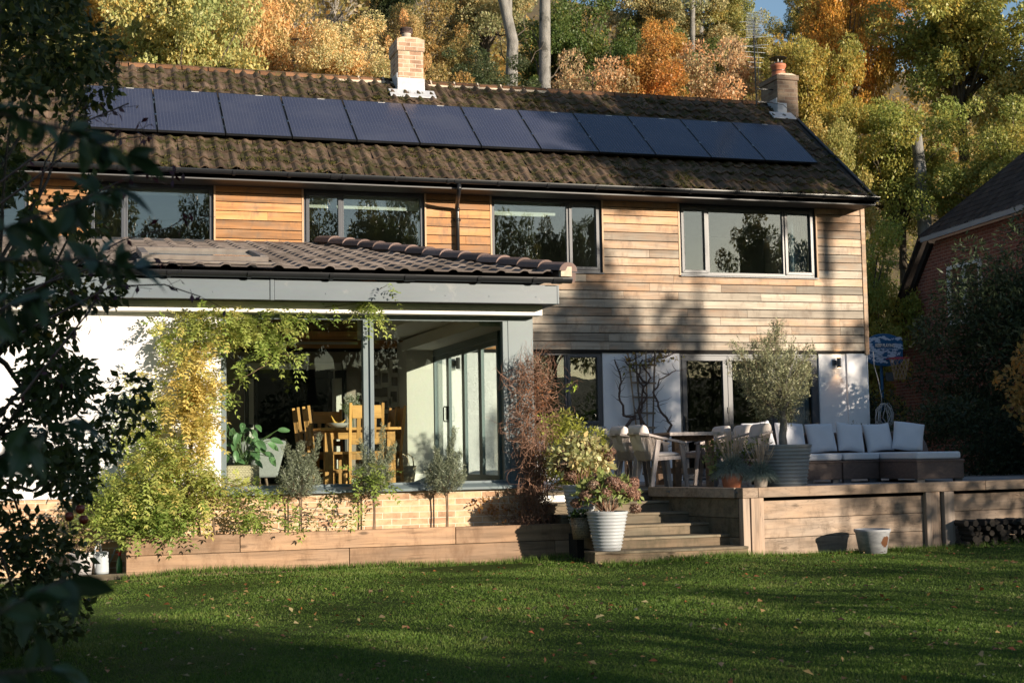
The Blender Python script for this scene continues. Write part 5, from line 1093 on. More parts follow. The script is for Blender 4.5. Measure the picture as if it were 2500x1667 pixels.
def calathea():
    t = thing('potted_houseplant', 'striped broad-leaved houseplant in a square woven basket behind the left pane', 'houseplant', (2.02, 17.45, FZ)); MB().box(1.82, 2.22, 17.26, 17.62, FZ, FZ+.33).build('basket', 'wicker', t, bevel=.03); s = MB()
    P = []; T = []; N_ = []; L = []
    tips = [(1.84, 1.72, .22), (1.92, 1.66, .22), (2.0, 1.60, .22), (1.88, 1.52, .2), (2.1, 1.52, .24), (2.2, 1.50, .22), (1.98, 1.42, .2), (2.12, 1.36, .2), (2.24, 1.40, .2), (1.86, 1.38, .2), (2.3, 1.36, .22), (2.05, 1.72, .2), (2.36, 1.50, .26), (2.45, 1.62, .2), (2.0, 1.3, .18), (2.18, 1.26, .18), (1.80, 1.6, .2), (2.14, 1.64, .2)]
    tips = [(x+random.uniform(-.05, .05)*q, z+random.uniform(-.06, .05)*q, l*(.85 if q else .9)) for q in (0, 1) for x, z, l in tips]
    for x, z, l in tips:
        y = 17.3+random.uniform(-.06, .25); e = Vector((x, y, z)); b = Vector((2.02+random.uniform(-.08, .08), 17.44, FZ+.3)); P.append(e); dx = x-2.0; T.append((dx*1.6+random.uniform(-.2, .2), random.uniform(-.5, .1), random.uniform(-.9, .1))); N_.append((random.uniform(-.3, .3), -.9, .6)); L.append(l*.85)
        s.tube([b, b.lerp(e, .5)+Vector((0, 0, .10)), e], .004, 4, caps=False)
    P = np.array(P, float); T = unit(np.array(T)); Nn = unit(np.array(N_)); L = np.array(L); S = unit(np.cross(T, Nn)); Nn = np.cross(S, T); V = []
    prof = [0, .34, .46, .47, .40, .25, 0]; k = len(prof)
    for i in range(k-1):
        a, b = i/(k-1), (i+1)/(k-1)
        def q(u, w_, s_): return P+T*(L*u)[:, None]+S*(s_*w_*L*.5)[:, None]+Nn*(-(u**2)*.3*L+.12*L*w_)[:, None]
        for s_ in (-1, 1): V.append(np.stack([q(a, 0, s_), q(a, prof[i], s_), q(b, prof[i+1], s_), q(b, 0, s_)], 1))
    V = np.concatenate(V); o = quadmesh(V, 'leaves', 'leafgloss', t, rnd=np.tile(np.linspace(.2, .9, len(P)), 2*(k-1))); o.color = (.12, .23, .10, 1); s.build('stems', 'green2', t)
calathea()
def frames():
    r = random.Random(6); G = 'framed photographs on the dining room side wall'
    spots = [(21.0, 2.60, .20, .28), (20.5, 2.45, .22, .3), (20.9, 2.15, .2, .34), (20.55, 2.02, .2, .26), (20.1, 2.42, .2, .28), (20.1, 2.0, .22, .30), (19.75, 2.25, .2, .28)]
    names = ['topmost picture frame in the cluster beside the folding doors', 'white-mounted picture frame just below and left of the topmost one', 'tall picture frame low at the right edge of the cluster', 'picture frame at the bottom middle of the cluster', 'picture frame high on the left side of the cluster', 'wide-mounted picture frame low on the left side of the cluster', 'leftmost picture frame, half lost in shadow']
    for (dx, z, w_, h), lb in zip(spots, names):
        x = 4.50+(dx-19.7)*.36; z += .06; t = thing('picture_frame', lb, 'picture frame', (x, 22.0, z), group=G); f = MB(); y1 = 22.018-.03
        f.box(x-w_/2, x+w_/2, y1-.02, y1, z-h/2, z-h/2+.02).box(x-w_/2, x+w_/2, y1-.02, y1, z+h/2-.02, z+h/2).box(x-w_/2, x-w_/2+.02, y1-.02, y1, z-h/2+.02, z+h/2-.02).box(x+w_/2-.02, x+w_/2, y1-.02, y1, z-h/2+.02, z+h/2-.02); f.build('frame', 'white', t)
        MB().box(x-w_/2+.02, x+w_/2-.02, y1-.008, y1-.002, z-h/2+.02, z+h/2-.02).build('mount', 'white', t); MB().box(x-w_/4, x+w_/4, y1-.011, y1-.0085, z-h/4, z+h/4).build('print', 'photo', t)
frames()
t = thing('floor_basket', 'small woven basket with tall handles on the floor below the pictures', 'basket', (4.72, 20.3, FZ)); MB().lathe((4.72, 20.3, FZ), [(.12, 0), (.16, .26), (.145, .26), (.13, .1), (0, .05)], 24).build('basket', 'wicker', t, smooth=True)
for s_ in (-1, 1):
    h = MB(); h.tube([(4.72-.09, 20.3+.14*s_, FZ+.24), (4.72-.07, 20.3+.16*s_, FZ+.38), (4.72, 20.3+.17*s_, FZ+.43), (4.72+.07, 20.3+.16*s_, FZ+.38), (4.72+.09, 20.3+.14*s_, FZ+.24)], .010, 6); h.build('handle', 'wicker', t)

# ================================================================ CLIMBERS
def pinnate(P0, D, pairs, rach, L, W, droop=.35):
    """compound leaves: start P0, direction D"""
    k = len(P0); D = unit(D); side = unit(np.cross(D, np.array([0, 0, 1.])+rng.normal(0, .35, (k, 3)))); Pn = []; Tn = []; Nn = []
    upn = np.cross(side, D); ln = rach*(.7+.5*rng.random((k, 1)))
    for i in range(pairs):
        u = (i+1)/pairs; q = P0+D*ln*u-np.array([0, 0, 1])*ln*droop*u*u
        for s in (-1, 1): Pn.append(q); Tn.append(side*s+D*.55-np.array([0, 0, .25])+rng.normal(0, .12, (k, 3))); Nn.append(upn+rng.normal(0, .2, (k, 3)))
    Pn.append(P0+D*ln*1.0-np.array([0, 0, 1])*ln*droop); Tn.append(D-np.array([0, 0, .3])); Nn.append(upn)
    P = np.concatenate(Pn); m_ = len(P); l = L*(.75+.4*rng.random(m_)); return leafquads(P, np.concatenate(Tn), np.concatenate(Nn), l, l*W, .1), np.tile(np.arange(k), 2*pairs+1)
def wisteria():
    t = thing('wisteria', 'yellowing wisteria climbing the white wall and trailing over the glazed screen', 'climber', (1.3, 16.8, 0)); P = []; D = []; C = []
    def reg(x0, x1, y0, y1, z0, z1, n, c, cv=.15, dz=-.2):
        for i in range(n): P.append((random.uniform(x0, x1), random.uniform(y0, y1), random.uniform(z0, z1))); a = random.uniform(0, 6.28); D.append((math.cos(a), -.5-.5*random.random(), math.sin(a)*.8+dz)); C.append(min(1, max(0, random.gauss(c, cv))))
    def ell(cx, cz, rx, rz, n, c, y0=16.55, y1=16.92):
        for i in range(n): a = random.uniform(0, 6.28); q = random.random()**.55; P.append((cx+rx*q*math.cos(a), random.uniform(y0, y1), cz+rz*q*math.sin(a))); b = random.uniform(0, 6.28); D.append((math.cos(b), -.5-.5*random.random(), math.sin(b)*.8-.2)); C.append(min(1, max(0, random.gauss(c, .13))))
    ell(1.68, 2.86, .36, .18, 56, .42); ell(2.12, 2.76, .40, .15, 40, .35, 16.6, 16.9); ell(2.35, 2.55, .22, .12, 14, .3, 16.6, 16.85); ell(2.6, 2.98, .32, .06, 14, .2, 16.75, 16.9)
    ell(1.05, 2.05, .38, .42, 34, .5, 16.7, 16.95); ell(1.2, 2.7, .32, .25, 30, .42, 16.7, 16.95); ell(.75, 1.7, .3, .3, 30, .35, 16.6, 16.9); ell(1.48, 2.35, .20, .35, 56, .72); ell(1.38, 1.95, .24, .30, 70, .80); ell(1.50, 1.62, .16, .22, 30, .75); ell(1.95, 2.35, .16, .10, 5, .25); ell(1.85, 1.98, .14, .08, 5, .25)
    ell(.98, 1.35, .38, .24, 66, .45, 16.45, 16.9); ell(.80, 1.00, .36, .26, 76, .38, 16.4, 16.9); ell(1.30, 1.05, .32, .30, 66, .5, 16.45, 16.9); ell(1.0, .68, .5, .2, 80, .15, 16.4, 16.9); ell(1.55, .9, .15, .3, 30, .5); ell(.45, .8, .3, .35, 60, .3, 16.5, 16.9)
    ell(1.9, .95, .18, .08, 9, .3, 16.6, 16.8); ell(2.15, .86, .2, .06, 8, .3, 16.6, 16.8); ell(2.05, .62, .2, .14, 16, .25, 16.7, 16.92)
    ell(3.42, 2.98+.02, .2, .03, 12, .3, 16.55, 16.8)
    s = MB(); trails = [[(1.7, 16.85, 3.08), (2.2, 16.8, 3.07), (2.8, 16.82, 3.06), (3.3, 16.7, 3.10), (3.62, 16.42, 3.30)], [(2.35, 16.7, 2.62), (2.5, 16.65, 2.45), (2.62, 16.65, 2.40)], [(2.3, 16.7, 2.6), (2.2, 16.65, 2.35), (1.95, 16.7, 2.22), (1.85, 16.75, 2.2)], [(1.6, 16.6, .95), (2.1, 16.6, .66), (2.45, 16.65, .60), (2.8, 16.7, .66), (3.2, 16.75, .60), (3.42, 16.72, .66)], [(2.3, 16.7, .60), (2.7, 16.7, .5), (2.85, 16.7, .78), (2.9, 16.72, .86)], [(3.36, 16.7, .62), (3.30, 16.68, .9), (3.42, 16.66, 1.10), (3.55, 16.66, 1.08), (3.62, 16.68, .98)],
            [(1.8, 16.6, 1.0), (2.3, 16.6, .80), (2.6, 16.62, .72)]]
    for tr in trails:
        Q = []
        for a, b in zip(tr[:-1], tr[1:]): Q += [Vector(a).lerp(Vector(b), q/4)+Vector((random.uniform(-.01, .01), random.uniform(-.01, .01), random.uniform(-.01, .01))) for q in range(4)]
        Q.append(Vector(tr[-1])); s.tube(Q, [.006-.003*i/len(Q) for i in range(len(Q))], 5)
        for i, q in enumerate(Q):
            if i % 3 == 1 and tr is not trails[2]: P.append(tuple(q)); a = random.uniform(0, 6.28); D.append((math.cos(a), -.4, math.sin(a)*.4-.3)); C.append(random.uniform(.1, .4))
    for i in range(11): a = random.uniform(3, 3.6); q = Vector((3.50+.16*random.gauss(0, 1), 16.66, 1.03+.05*random.random())); P.append(tuple(q)); D.append((random.uniform(-1, 1), -.4, -.3)); C.append(.15)
    for i in range(9): x = .55+.14*i+random.uniform(-.05, .05); s.tube(wob((x, 16.75, .3), (x+random.uniform(-.15, .3), 16.8, 1.2+random.random()*.8), 5, .05), [.013, .012, .010, .008, .006, .004], 6)
    s.tube(wob((1.28, 16.8, .3), (1.45, 16.88, 2.9), 8, .02), .018, 7)
    s.build('stems', 'twig', t); P = np.array(P); D = np.array(D); C = np.array(C); P = np.repeat(P, 3, 0)+rng.normal(0, .035, (len(P)*3, 3)); D = np.repeat(D, 3, 0)+rng.normal(0, .5, (len(D)*3, 3)); C = np.repeat(C, 3)
    P[:, 1] = np.minimum(P[:, 1], 16.95)
    V, idx = pinnate(P, D, 5, .19, .060, .40); V[:, :, 1] = np.minimum(V[:, :, 1], 16.975); quadmesh(V, 'leaves', 'wist', t, rnd=np.clip(C[idx]+rng.normal(0, .06, len(idx)), 0, 1)).color = (1, 1, 1, 1)
M['wist'] = foliage('wisteria leaf', [(.16, .25, .05), (.30, .38, .09), (.44, .46, .13), (.64, .52, .16), (.68, .50, .16)], .40); wisteria()
def tangle():
    t = thing('bare_climber', 'dense tangle of thin red-brown bare stems massed over the extension corner', 'climber', (5.6, 16.8, .3)); s = MB(); r = random.Random(17)
    def curl(p, d, L, w0, n=8, k=.5):
        P = [Vector(p)]; d = Vector(d).normalized()
        for i in range(n): d = (d+Vector((r.gauss(0, k)+(5.53-P[-1].x)*1.1, r.gauss(0, k*.6), r.gauss(0, k)-.02))*.55).normalized(); q = P[-1]+d*L/n; q.y = min(q.y, 16.96); P.append(q)
        s.tube(P, [w0*(1-.75*i/n) for i in range(n+1)], 3, caps=False); return P
    for i in range(46): x = r.gauss(5.53, .10); curl((x, r.uniform(16.7, 16.92), .35), (r.gauss(0, .12), 0, 1), r.uniform(1.2, 2.0), .008, 12, .16)
    pts = []
    for i in range(900):
        u = r.random(); z = .45+2.0*u; wd = .12 if z < 1.4 else .28 if z < 2.2 else .22; pts.append((5.53+r.gauss(0, .55)*wd, r.uniform(16.6, 16.93), z))
    for p in pts: curl(p, (r.gauss(0, 1), r.gauss(-.2, .5), r.gauss(.1, .8)), r.uniform(.18, .5), .0040, 7, .9)
    for i in range(26): a = r.uniform(-.9, .9); curl((5.6+.2*a, 16.75, 2.2), (a, -.1, .8), r.uniform(.35, .6), .0032, 9, .6)
    for i in range(190): curl((r.gauss(5.5, .15), r.uniform(16.6, 16.9), r.uniform(.35, .85)), (r.gauss(0, 1), -.2, r.gauss(0, .8)), r.uniform(.1, .35), .003, 6, .9)
    s.build('stems', 'redtwig', t); V, rn = leaves([(5.53, 16.75, 2.0, .26, .15, .3), (5.52, 16.75, 1.3, .14, .12, .5), (5.48, 16.78, .68, .24, .1, .16)], 620, .03, .018); quadmesh(V, 'leaves', 'leafautumn', t, rnd=rn).color = (.36, .16, .07, 1); V, rn = leaves([(5.63, 16.7, 1.66, .05, .04, .12), (6.05, 16.8, 2.1, .05, .04, .06)], 46, .05, .03); quadmesh(V, 'green_leaves', 'leaf', t).color = (.30, .40, .06, 1)
tangle()
def ledge_plants():
    t = thing('plinth_climber', 'small sparse climber with brown leaves spreading over the plinth by the steps', 'climber', (5.0, 16.8, .4)); V, rn = leaves([(5.25, 16.9, .58, .3, .05, .12), (4.95, 16.92, .66, .2, .04, .1)], 150, .05, .032); quadmesh(V, 'leaves', 'leafautumn', t, rnd=rn).color = (.34, .20, .08, 1); s = MB()
    for i in range(8): s.tube(wob((5.3, 16.85, .38), (4.9+.12*i, 16.9, .55+.2*random.random()), 3, .1), .003, 3)
    s.build('stems', 'redtwig', t)
ledge_plants()

# ================================================================ NEIGHBOUR, HEDGE
def neighbour():
    t = thing('neighbour_house', 'red brick neighbouring house with dark tiled half-hipped roof, in shade', 'house', (19.0, 28, 0)); wv = Vector((.12, .993, 0)).normalized(); nv = Vector((wv.y, -wv.x, 0)); A = Vector((19.04, 28, 0)); za = 6.05
    def W(u, d, z): return A+wv*u+nv*d+Vector((0, 0, z))     # u back along the gable, d into the house
    def loc(mb, name, mat, pa=t, **k): return mb.build(name, mat, pa, **k)
    poly = [(-9, 0), (3.6, 0), (3.6, 2.55), (0, za-.08), (-9, za-.08)]; m = MB(); vs = [W(u, 0, z) for u, z in poly]+[W(u, .3, z) for u, z in poly]; n = len(poly); m.add(vs, [tuple(range(n)), tuple(range(2*n-1, n-1, -1))]+[(i, i+n, (i+1) % n+n, (i+1) % n) for i in range(n)])
    # brick wall in its own axes so courses run along it
    me = m.build('wall', 'brickred', t)
    def plane(pts, name, mat, th=.06):
        p = [Vector(q) for q in pts]; nrm = (p[1]-p[0]).cross(p[2]-p[0]).normalized(); k = len(p); mm = MB(); mm.add(p+[q-nrm*th for q in p], [tuple(range(k)), tuple(range(2*k-1, k-1, -1))]+[(i, i+k, (i+1) % k+k, (i+1) % k) for i in range(k)], .5); return mm.build(name, mat, t)
    # half hip courses: strips of tiles
    r = random.Random(3); mm = MB(); ov = .28
    for j in range(26):
        s0 = j*.16; s1 = s0+.19; f = lambda s, e: (W(-s*.95+.25 if e else -9, -ov+s*.95, za+.02+s*.92))
        u0, u1 = .25-s0*.95, .25-s1*.95; u = -9.
        while u < u0:
            e = min(u0, u+.19); rn = r.random(); l0 = .018+r.uniform(-.004, .004)
            a = [W(u, -ov+s0*.95, za+.02+s0*.92+l0), W(e, -ov+s0*.95, za+.02+s0*.92+l0), W(min(e, u1+.1), -ov+s1*.95, za+.02+s1*.92), W(u, -ov+s1*.95, za+.02+s1*.92), W(u, -ov+s0*.95, za+.02+s0*.92-.01), W(e, -ov+s0*.95, za+.02+s0*.92-.01)]
            mm.add(a, [(0, 1, 2, 3), (4, 5, 1, 0)], rn); u = e+.003
    mm.build('roof', 'tile3', t)
    plane([W(.25, -ov, za+.03), W(4.2, -ov+.2, 2.3), W(4.2, 9, 2.3), W(-3.8, 9, 9.2), W(-3.9, 3.8, 9.9)], 'rear_roof', 'tile3')
    m = MB(); m.bar(W(.2, -.14, za-.02), W(-9, -.14, za-.02), .26, .03); m.build('soffit', 'greywhite', t); m = MB(); m.bar(W(.2, -.27, za-.03), W(-9, -.27, za-.03), .02, .13); m.build('fascia', 'greywhite', t)
    m = MB(); m.bar(W(.15, -.04, za-.1), W(3.9, -.04, 2.28), .10, .16); m.build('verge', 'tile3', t)
    w0, w1, z0, z1 = -.6, -2.0, 4.0, 5.25; fr = MB(); 
    for a, b in (((w0, z0), (w1, z0)), ((w0, z1), (w1, z1)), ((w0, z0), (w0, z1)), ((w1, z0), (w1, z1)), (((w0+w1)/2, z0), ((w0+w1)/2, z1))): fr.bar(W(a[0], -.02, a[1]), W(b[0], -.02, b[1]), .08)
    fo = fr.build('window', 'white', t); gm = MB(); gm.add([W(w0, -.01, z0), W(w1, -.01, z0), W(w1, -.01, z1), W(w0, -.01, z1)], [(0, 1, 2, 3)]); gm.build('pane', 'glass', fo)
    m = MB(); 
    for i in range(20): u = w0+.15-i*.078; m.bar(W(u, -.006, z1+.06), W(u, -.006, z1+.27), .066, .02, random.random())
    m.build('brick_arch', 'brickred', t)
neighbour()
bush('laurel_hedge', 'tall dark evergreen hedge mass between the sofa and the brick house', 'hedge', clumpset((16.7, 21.6, 2.4), (2.2, 1.2, 2.35), 150, .40, 6, .6)+[(14.8+.3*i, 21.2, 4.1+.35*math.sin(i*1.7)+.15*i, .3, .3, .35) for i in range(7)], 44000, .11, .034, (.06, .085, .04), 'leaf', (16, 21.6, .3), 10, 'bark')
bush('low_dark_hedge', 'low dark hedge behind the right end of the sofa', 'hedge', clumpset((14.6, 20.6, 1.2), (1.3, .5, 1.0), 50, .32, 7, .6)+clumpset((13.9, 22.6, 1.3), (.8, .4, 1.0), 20, .3, 8, .6), 14000, .08, .03, (.045, .065, .03), 'leaf', (14.2, 21, .3), 6, 'bark')
bush('autumn_shrub', 'orange and yellow shrub cut by the right edge behind the sofa', 'shrub', clumpset((15.0, 19.0, 2.3), (.75, .4, .95), 34, .22, 9, .6), 3800, .10, .055, (.42, .27, .09), 'leafautumn', (15.0, 19.0, .3), 6, 'bark')
bush('deep_hedge', 'dark hedge bank closing the garden to the right of the deck', 'hedge', clumpset((18.5, 17.5, 1.6), (2.6, 2.2, 1.9), 60, .6, 10, .6), 9000, .12, .05, (.05, .07, .03), 'leafgloss', (18.5, 17.5, .0), 6, 'bark')

# ================================================================ TREES
def crown_mesh(seed, n, L, W, nclump=44, cr=.24, hollow=.35, low=-.75):
    global rng; rng = np.random.default_rng(seed); cl = clumpset((0, 0, 0), (.92, .92, .94), nclump, cr, seed, hollow, low); V, rn = leaves(cl, n, L, W, .25, .45, .5); sh = np.clip(rn, 0, 1)
    o = quadmesh(V, 'crown', 'leafautumn', None, rnd=sh, o=(0, 0, 0)); s = MB(); r = random.Random(seed)
    s.tube([(0, 0, -1.0), (.03, 0, -.45), (0, .02, 0), (.02, 0, .5)], [.05, .04, .028, .012], 7)
    for i in range(0, nclump, 2): c = cl[i]; z0 = r.uniform(-.7, .1); s.tube(wob((0, 0, z0), c[:3], 4, .07), [.022, .016, .011, .007, .003], 4)
    b = s.build('limbs', 'bark', None, smooth=True, o=(0, 0, 0)); me, mb = o.data, b.data; bpy.data.objects.remove(o); bpy.data.objects.remove(b); return me, mb
CM = [crown_mesh(100+i, 42000, .036, .022, 110, .15, .2) for i in range(4)]
CMsmall = [crown_mesh(140+i, 14000, .06, .034, 36, .26, .2) for i in range(2)]
def tree(name, lb, x, y, zc, rx, rz, color, k, ground_z=None, small=False, group='autumn trees on the hillside behind the house', tr=.11, ry=None, bark='bark'):
    g = hill(x, y) if ground_z is None else ground_z; t = thing(name, lb, 'tree', (x, y, g), group=group); me, mb = (CMsmall if small else CM)[k % (2 if small else 4)]
    rot = (k*1.7) % 6.28
    for nm, d in (('crown', me), ('limbs', mb)):
        o = bpy.data.objects.new(nm, d); col.objects.link(o); o.parent = t; o.location = (0, 0, zc-g); o.scale = (rx, ry or rx, rz); o.rotation_euler = (0, 0, rot); o.color = (*color, 1)
        if nm == 'limbs' and bark != 'bark': o.material_slots[0].link = 'OBJECT'; o.material_slots[0].material = M[bark]
    h = zc-rz*.9-g
    if h > .2: s = MB(); s.tube(wob((x, y, g-.3), (x, y, zc-rz*.8), 5, .012), [tr*1.3, tr*1.1, tr, tr*.9, tr*.8, tr*.7], 9); s.build('trunk', bark, t, smooth=True)
    return t
YG, OR, GO, DG, OL, GR, RU = (.49, .48, .20), (.68, .47, .23), (.74, .61, .34), (.10, .125, .06), (.40, .37, .20), (.22, .27, .11), (.58, .41, .25)
TR = [('maple_tree', 'green-yellow tree at the far left, seen through the foreground leaves', -1.2, 33, 9.2, 2.6, 3.4, YG, 0),
 ('maple_tree', 'bright yellow-green tree rising left of the first chimney above the panels', 2.6, 35, 11.4, 2.3, 3.4, YG, 1),
 ('beech_tree', 'orange beech crown top left of the roof ridge', 5.1, 40, 12.9, 2.1, 3.2, OR, 2),
 ('beech_tree', 'orange-brown crown high at the top edge, left of the chimney', 3.9, 46, 16.2, 2.4, 3.0, (.50, .27, .07), 3),
 ('golden_tree', 'round golden tree directly left of the first chimney', 7.4, 38, 11.7, 1.75, 1.9, GO, 0),
 ('slim_orange_tree', 'slim flame-orange tree just right of the first chimney', 10.0, 42, 12.9, .8, 2.2, OR, 1),
 ('dark_green_tree', 'dark green spreading tree between the chimney and the two pale trunks', 10.5, 36, 10.9, 1.6, 1.3, DG, 2),
 ('olive_tree', 'muted green-brown crown behind the two pale trunks', 14.0, 47, 17.0, 2.4, 2.8, OL, 3),
 ('dark_green_tree', 'deep green tree right of the pale trunks', 15.9, 43, 14.0, 2.3, 2.7, (.12, .17, .05), 0),
 ('olive_tree', 'olive-green crown along the top edge mid right', 20.2, 46, 16.5, 2.6, 3.0, OL, 1),
 ('olive_tree', 'yellow-green airy crown below the patch of sky', 25.4, 50, 16.6, 2.0, 2.2, (.32, .30, .10), 2),
 ('dark_conifer', 'dark conifer at the top edge above the first chimney', 13.2, 58, 20.6, 1.5, 2.2, (.06, .08, .03), 3),
 ('golden_tree', 'golden-green tree directly behind the second chimney', 19.4, 34, 10.4, 1.7, 2.7, (.42, .36, .10), 3),
 ('orange_tree', 'tall orange and yellow tree right of the television aerial', 22.8, 38, 12.8, 1.7, 3.9, (.58, .33, .07), 0),
 ('large_tree', 'huge yellow-green tree filling the upper right corner', 25.6, 36, 13.4, 3.1, 3.7, (.40, .40, .12), 1),
 ('large_tree', 'large gold-tipped tree above the neighbouring roof', 27.4, 33.5, 11.6, 3.0, 3.6, (.48, .42, .14), 2),
 ('large_tree', 'green tree with dark trunk right of the main roof verge', 21.4, 33, 8.6, 2.1, 2.6, (.34, .36, .10), 3),
 ('maple_tree', 'yellow-green lower tree between the house corner and the brick gable', 18.4, 30, 4.6, 1.6, 2.3, (.42, .43, .10), 0),
 ('maple_tree', 'olive-gold tree pressed against the right roof verge', 18.5, 32, 7.6, 1.3, 2.3, (.46, .40, .14), 1),
 ('large_tree', 'bushy green-gold tree rising behind the ridge of the neighbouring roof', 23.4, 31, 8.2, 2.2, 2.3, (.37, .37, .11), 2),
 ('orange_tree', 'orange crown at the top edge right of the sky patch', 31.2, 50, 19.2, 2.7, 3.0, (.52, .30, .08), 3),
 ('olive_tree', 'thin green-gold crown just left of the patch of sky', 22.9, 46, 16.4, 1.6, 2.3, (.36, .35, .13), 1),
 ('olive_tree', 'small green crown just right of the patch of sky', 26.9, 47, 17.6, 1.4, 2.2, (.38, .36, .12), 3),
 ('beech_tree', 'orange-gold tree behind the top left of the roof, above the panels', .2, 39, 13.4, 2.3, 3.0, (.50, .33, .09), 2),
 ('olive_tree', 'greenish tree behind the left end of the ridge', -2.6, 40, 13.0, 2.4, 3.4, OL, 1),
 ('dark_green_tree', 'shadowy green tree behind the rust shrubs right of the pale trunks', 18.0, 40, 12.2, 2.0, 2.4, (.14, .18, .05), 2),
 ('olive_tree', 'pale brown-green tree behind the slim orange one', 11.4, 46, 14.6, 2.0, 2.4, (.36, .28, .12), 0)]
for a in TR: tree(a[0], a[1], *a[2:8], a[8])
tree('beech_tree', 'gold tree high on the hill at the top left edge', 1.8, 56, 20.5, 3.0, 3.2, GO, 3, group='far trees on the upper hillside')
tree('beech_tree', 'brown-green tree high on the hill above the golden tree', 6.6, 52, 18.8, 2.2, 2.4, (.34, .27, .10), 0, group='far trees on the upper hillside')
for i, (x, y, z, r, h, c, lb) in enumerate([(12.8, 33.5, 10.2, 1.15, 1.35, RU, 'rusty pink shrub above the ridge, right of the second pale trunk'), (14.6, 34, 10.8, 1.3, 1.3, (.50, .26, .08), 'orange shrub above the middle of the right-hand ridge'), (17.0, 35, 11.0, 1.4, 1.8, RU, 'rust-coloured thicket left of the television aerial'),
        (15.9, 36, 12.4, .9, 1.2, (.54, .31, .09), 'light orange shrub top of the rusty thicket'), (8.9, 33, 9.6, .8, 1.2, (.46, .33, .13), 'sandy shrub low behind the first chimney'), (17.4, 28.6, 2.9, 1.0, 1.4, (.36, .34, .08), 'lit yellow-green shrub low beside the house corner')]):
    tree('hillside_shrub', lb, x, y, z, r, h, c, i, small=True, group='autumn shrubs behind the ridge')
def beech(lb, pts, r0, r1, nm='beech_tree'):
    t = thing(nm, lb, 'tree', pts[0], group='pale bare trunks above the ridge'); s = MB(); Q = []
    for a, b in zip(pts[:-1], pts[1:]): Q += [Vector(a).lerp(Vector(b), q/3) for q in range(3)]
    Q.append(Vector(pts[-1])); n = len(Q); s.tube(Q, [r0+(r1-r0)*i/(n-1) for i in range(n)], 14); s.build('trunk', 'beech', t, smooth=True); s = MB(); 
    for i in range(3): p = Q[n//3+i*(n//2)//7]; s.tube(wob(p, p+Vector((random.uniform(-1.3, 1.3), random.uniform(.2, 1), random.uniform(.8, 1.8))), 6, .09), [.03, .024, .018, .014, .01, .007, .003], 5)
    s.build('branch', 'bark', t, smooth=True)
beech('left pale beech trunk, leaning and forked, above the ridge', [(12.1, 38, 5), (12.05, 38, 11.7), (12.12, 38, 13.0), (11.86, 38, 14.2), (11.6, 38, 18)], .20, .13)
beech('straight pale beech trunk right of the forked one', [(13.7, 40, 6), (13.75, 40, 12.4), (13.81, 40, 15), (13.9, 40, 20)], .20, .15)
beech('thin dark-barked trunk beside the forked pale trunk', [(12.2, 38.4, 5), (12.15, 38.4, 12.6), (12.2, 38.4, 18)], .11, .07)
beech('slender pale trunk among the green trees mid right', [(20.9, 45, 9), (21.0, 45, 15.4), (21.15, 45, 20)], .12, .08)
beech('dark slender trunk next to the slender pale one', [(21.5, 45.5, 9), (21.6, 45.5, 15.4), (21.5, 45.5, 20)], .12, .08)
beech('thick dark trunk inside the big tree right of the roof', [(21.4, 32, 1), (21.45, 32, 7.5), (21.3, 32, 9.5)], .22, .14)
def bare(lb, x, y, z, w_, h):
    g = hill(x, y); t = thing('bare_tree', lb, 'tree', (x, y, g), group='bare grey trees high on the hill'); s = MB(); r = random.Random(int(x*7)); s.tube([(x, y, g), (x, y, z)], [.16, .08], 6)
    def br(p, d, L, rad, lev):
        e = p+d*L; s.tube(wob(p, e, 3, .08, r), [rad, rad*.8, rad*.65, rad*.5], 4, caps=False)
        if lev > 0:
            for i in range(4): q = p.lerp(e, r.uniform(.35, 1)); dd = (d+Vector((r.gauss(0, .45), r.gauss(0, .45), r.gauss(.15, .3)))).normalized(); br(q, dd, L*r.uniform(.5, .75), rad*.6, lev-1)
    for i in range(9): a = r.uniform(0, 6.28); br(Vector((x, y, g+(z-g)*r.uniform(.4, 1))), Vector((math.cos(a)*.5*w_/h, math.sin(a)*.4, 1)).normalized(), h*r.uniform(.35, .55), .05, 3)
    s.build('branches', 'greytwig', t)
for lb, x, y, z, w_, h in (('bare grey tree at the top edge above the golden tree', 9.2, 60, 18.6, 2.5, 4), ('second bare grey tree, right of the first at the top edge', 11.0, 62, 19.6, 2.4, 4), ('pale bare tree behind the first chimney', 12.2, 50, 15.3, 2, 3.2), ('pale bare tree left of the forked trunk', 13.4, 54, 16.5, 2, 3.4), ('wispy bare sapling right of the first chimney', 9.3, 36, 9.6, 1.2, 2.6), ('bare tree at the left top edge', 7.2, 62, 19.6, 2.5, 4)): bare(lb, x, y, z, w_, h)
def wood():
    """distant wood on the ridge: one mass"""
    cl = []; r = random.Random(2); hue = []
    for i in range(230):
        y = r.uniform(56, 84); x = r.uniform(-8, .85*y+4); s = r.uniform(1.0, 2.0); cl.append((x, y, hill(x, y)+r.uniform(.5, 4.5), s, s, s*1.3))
    V, rn = leaves(cl, 60000, .30, .18); o = quadmesh(V, 'distant_wood', 'leafautumn', None, rnd=rn); o.color = (.34, .26, .09, 1); tag(o, 'mixed autumn wood covering the top of the hill', 'wood', kind='stuff')
    cl = []
    for i in range(260): y = r.uniform(31, 56); x = r.uniform(-4, .85*y+3); s = r.uniform(.6, 1.1); cl.append((x, y, hill(x, y)+r.uniform(.2, 1.2), s, s, s))
    V, rn = leaves(cl, 70000, .15, .09); o = quadmesh(V, 'undergrowth', 'leafautumn', None, rnd=rn); o.color = (.30, .27, .11, 1); tag(o, 'tangled undergrowth across the hillside', 'undergrowth', kind='stuff')
wood()
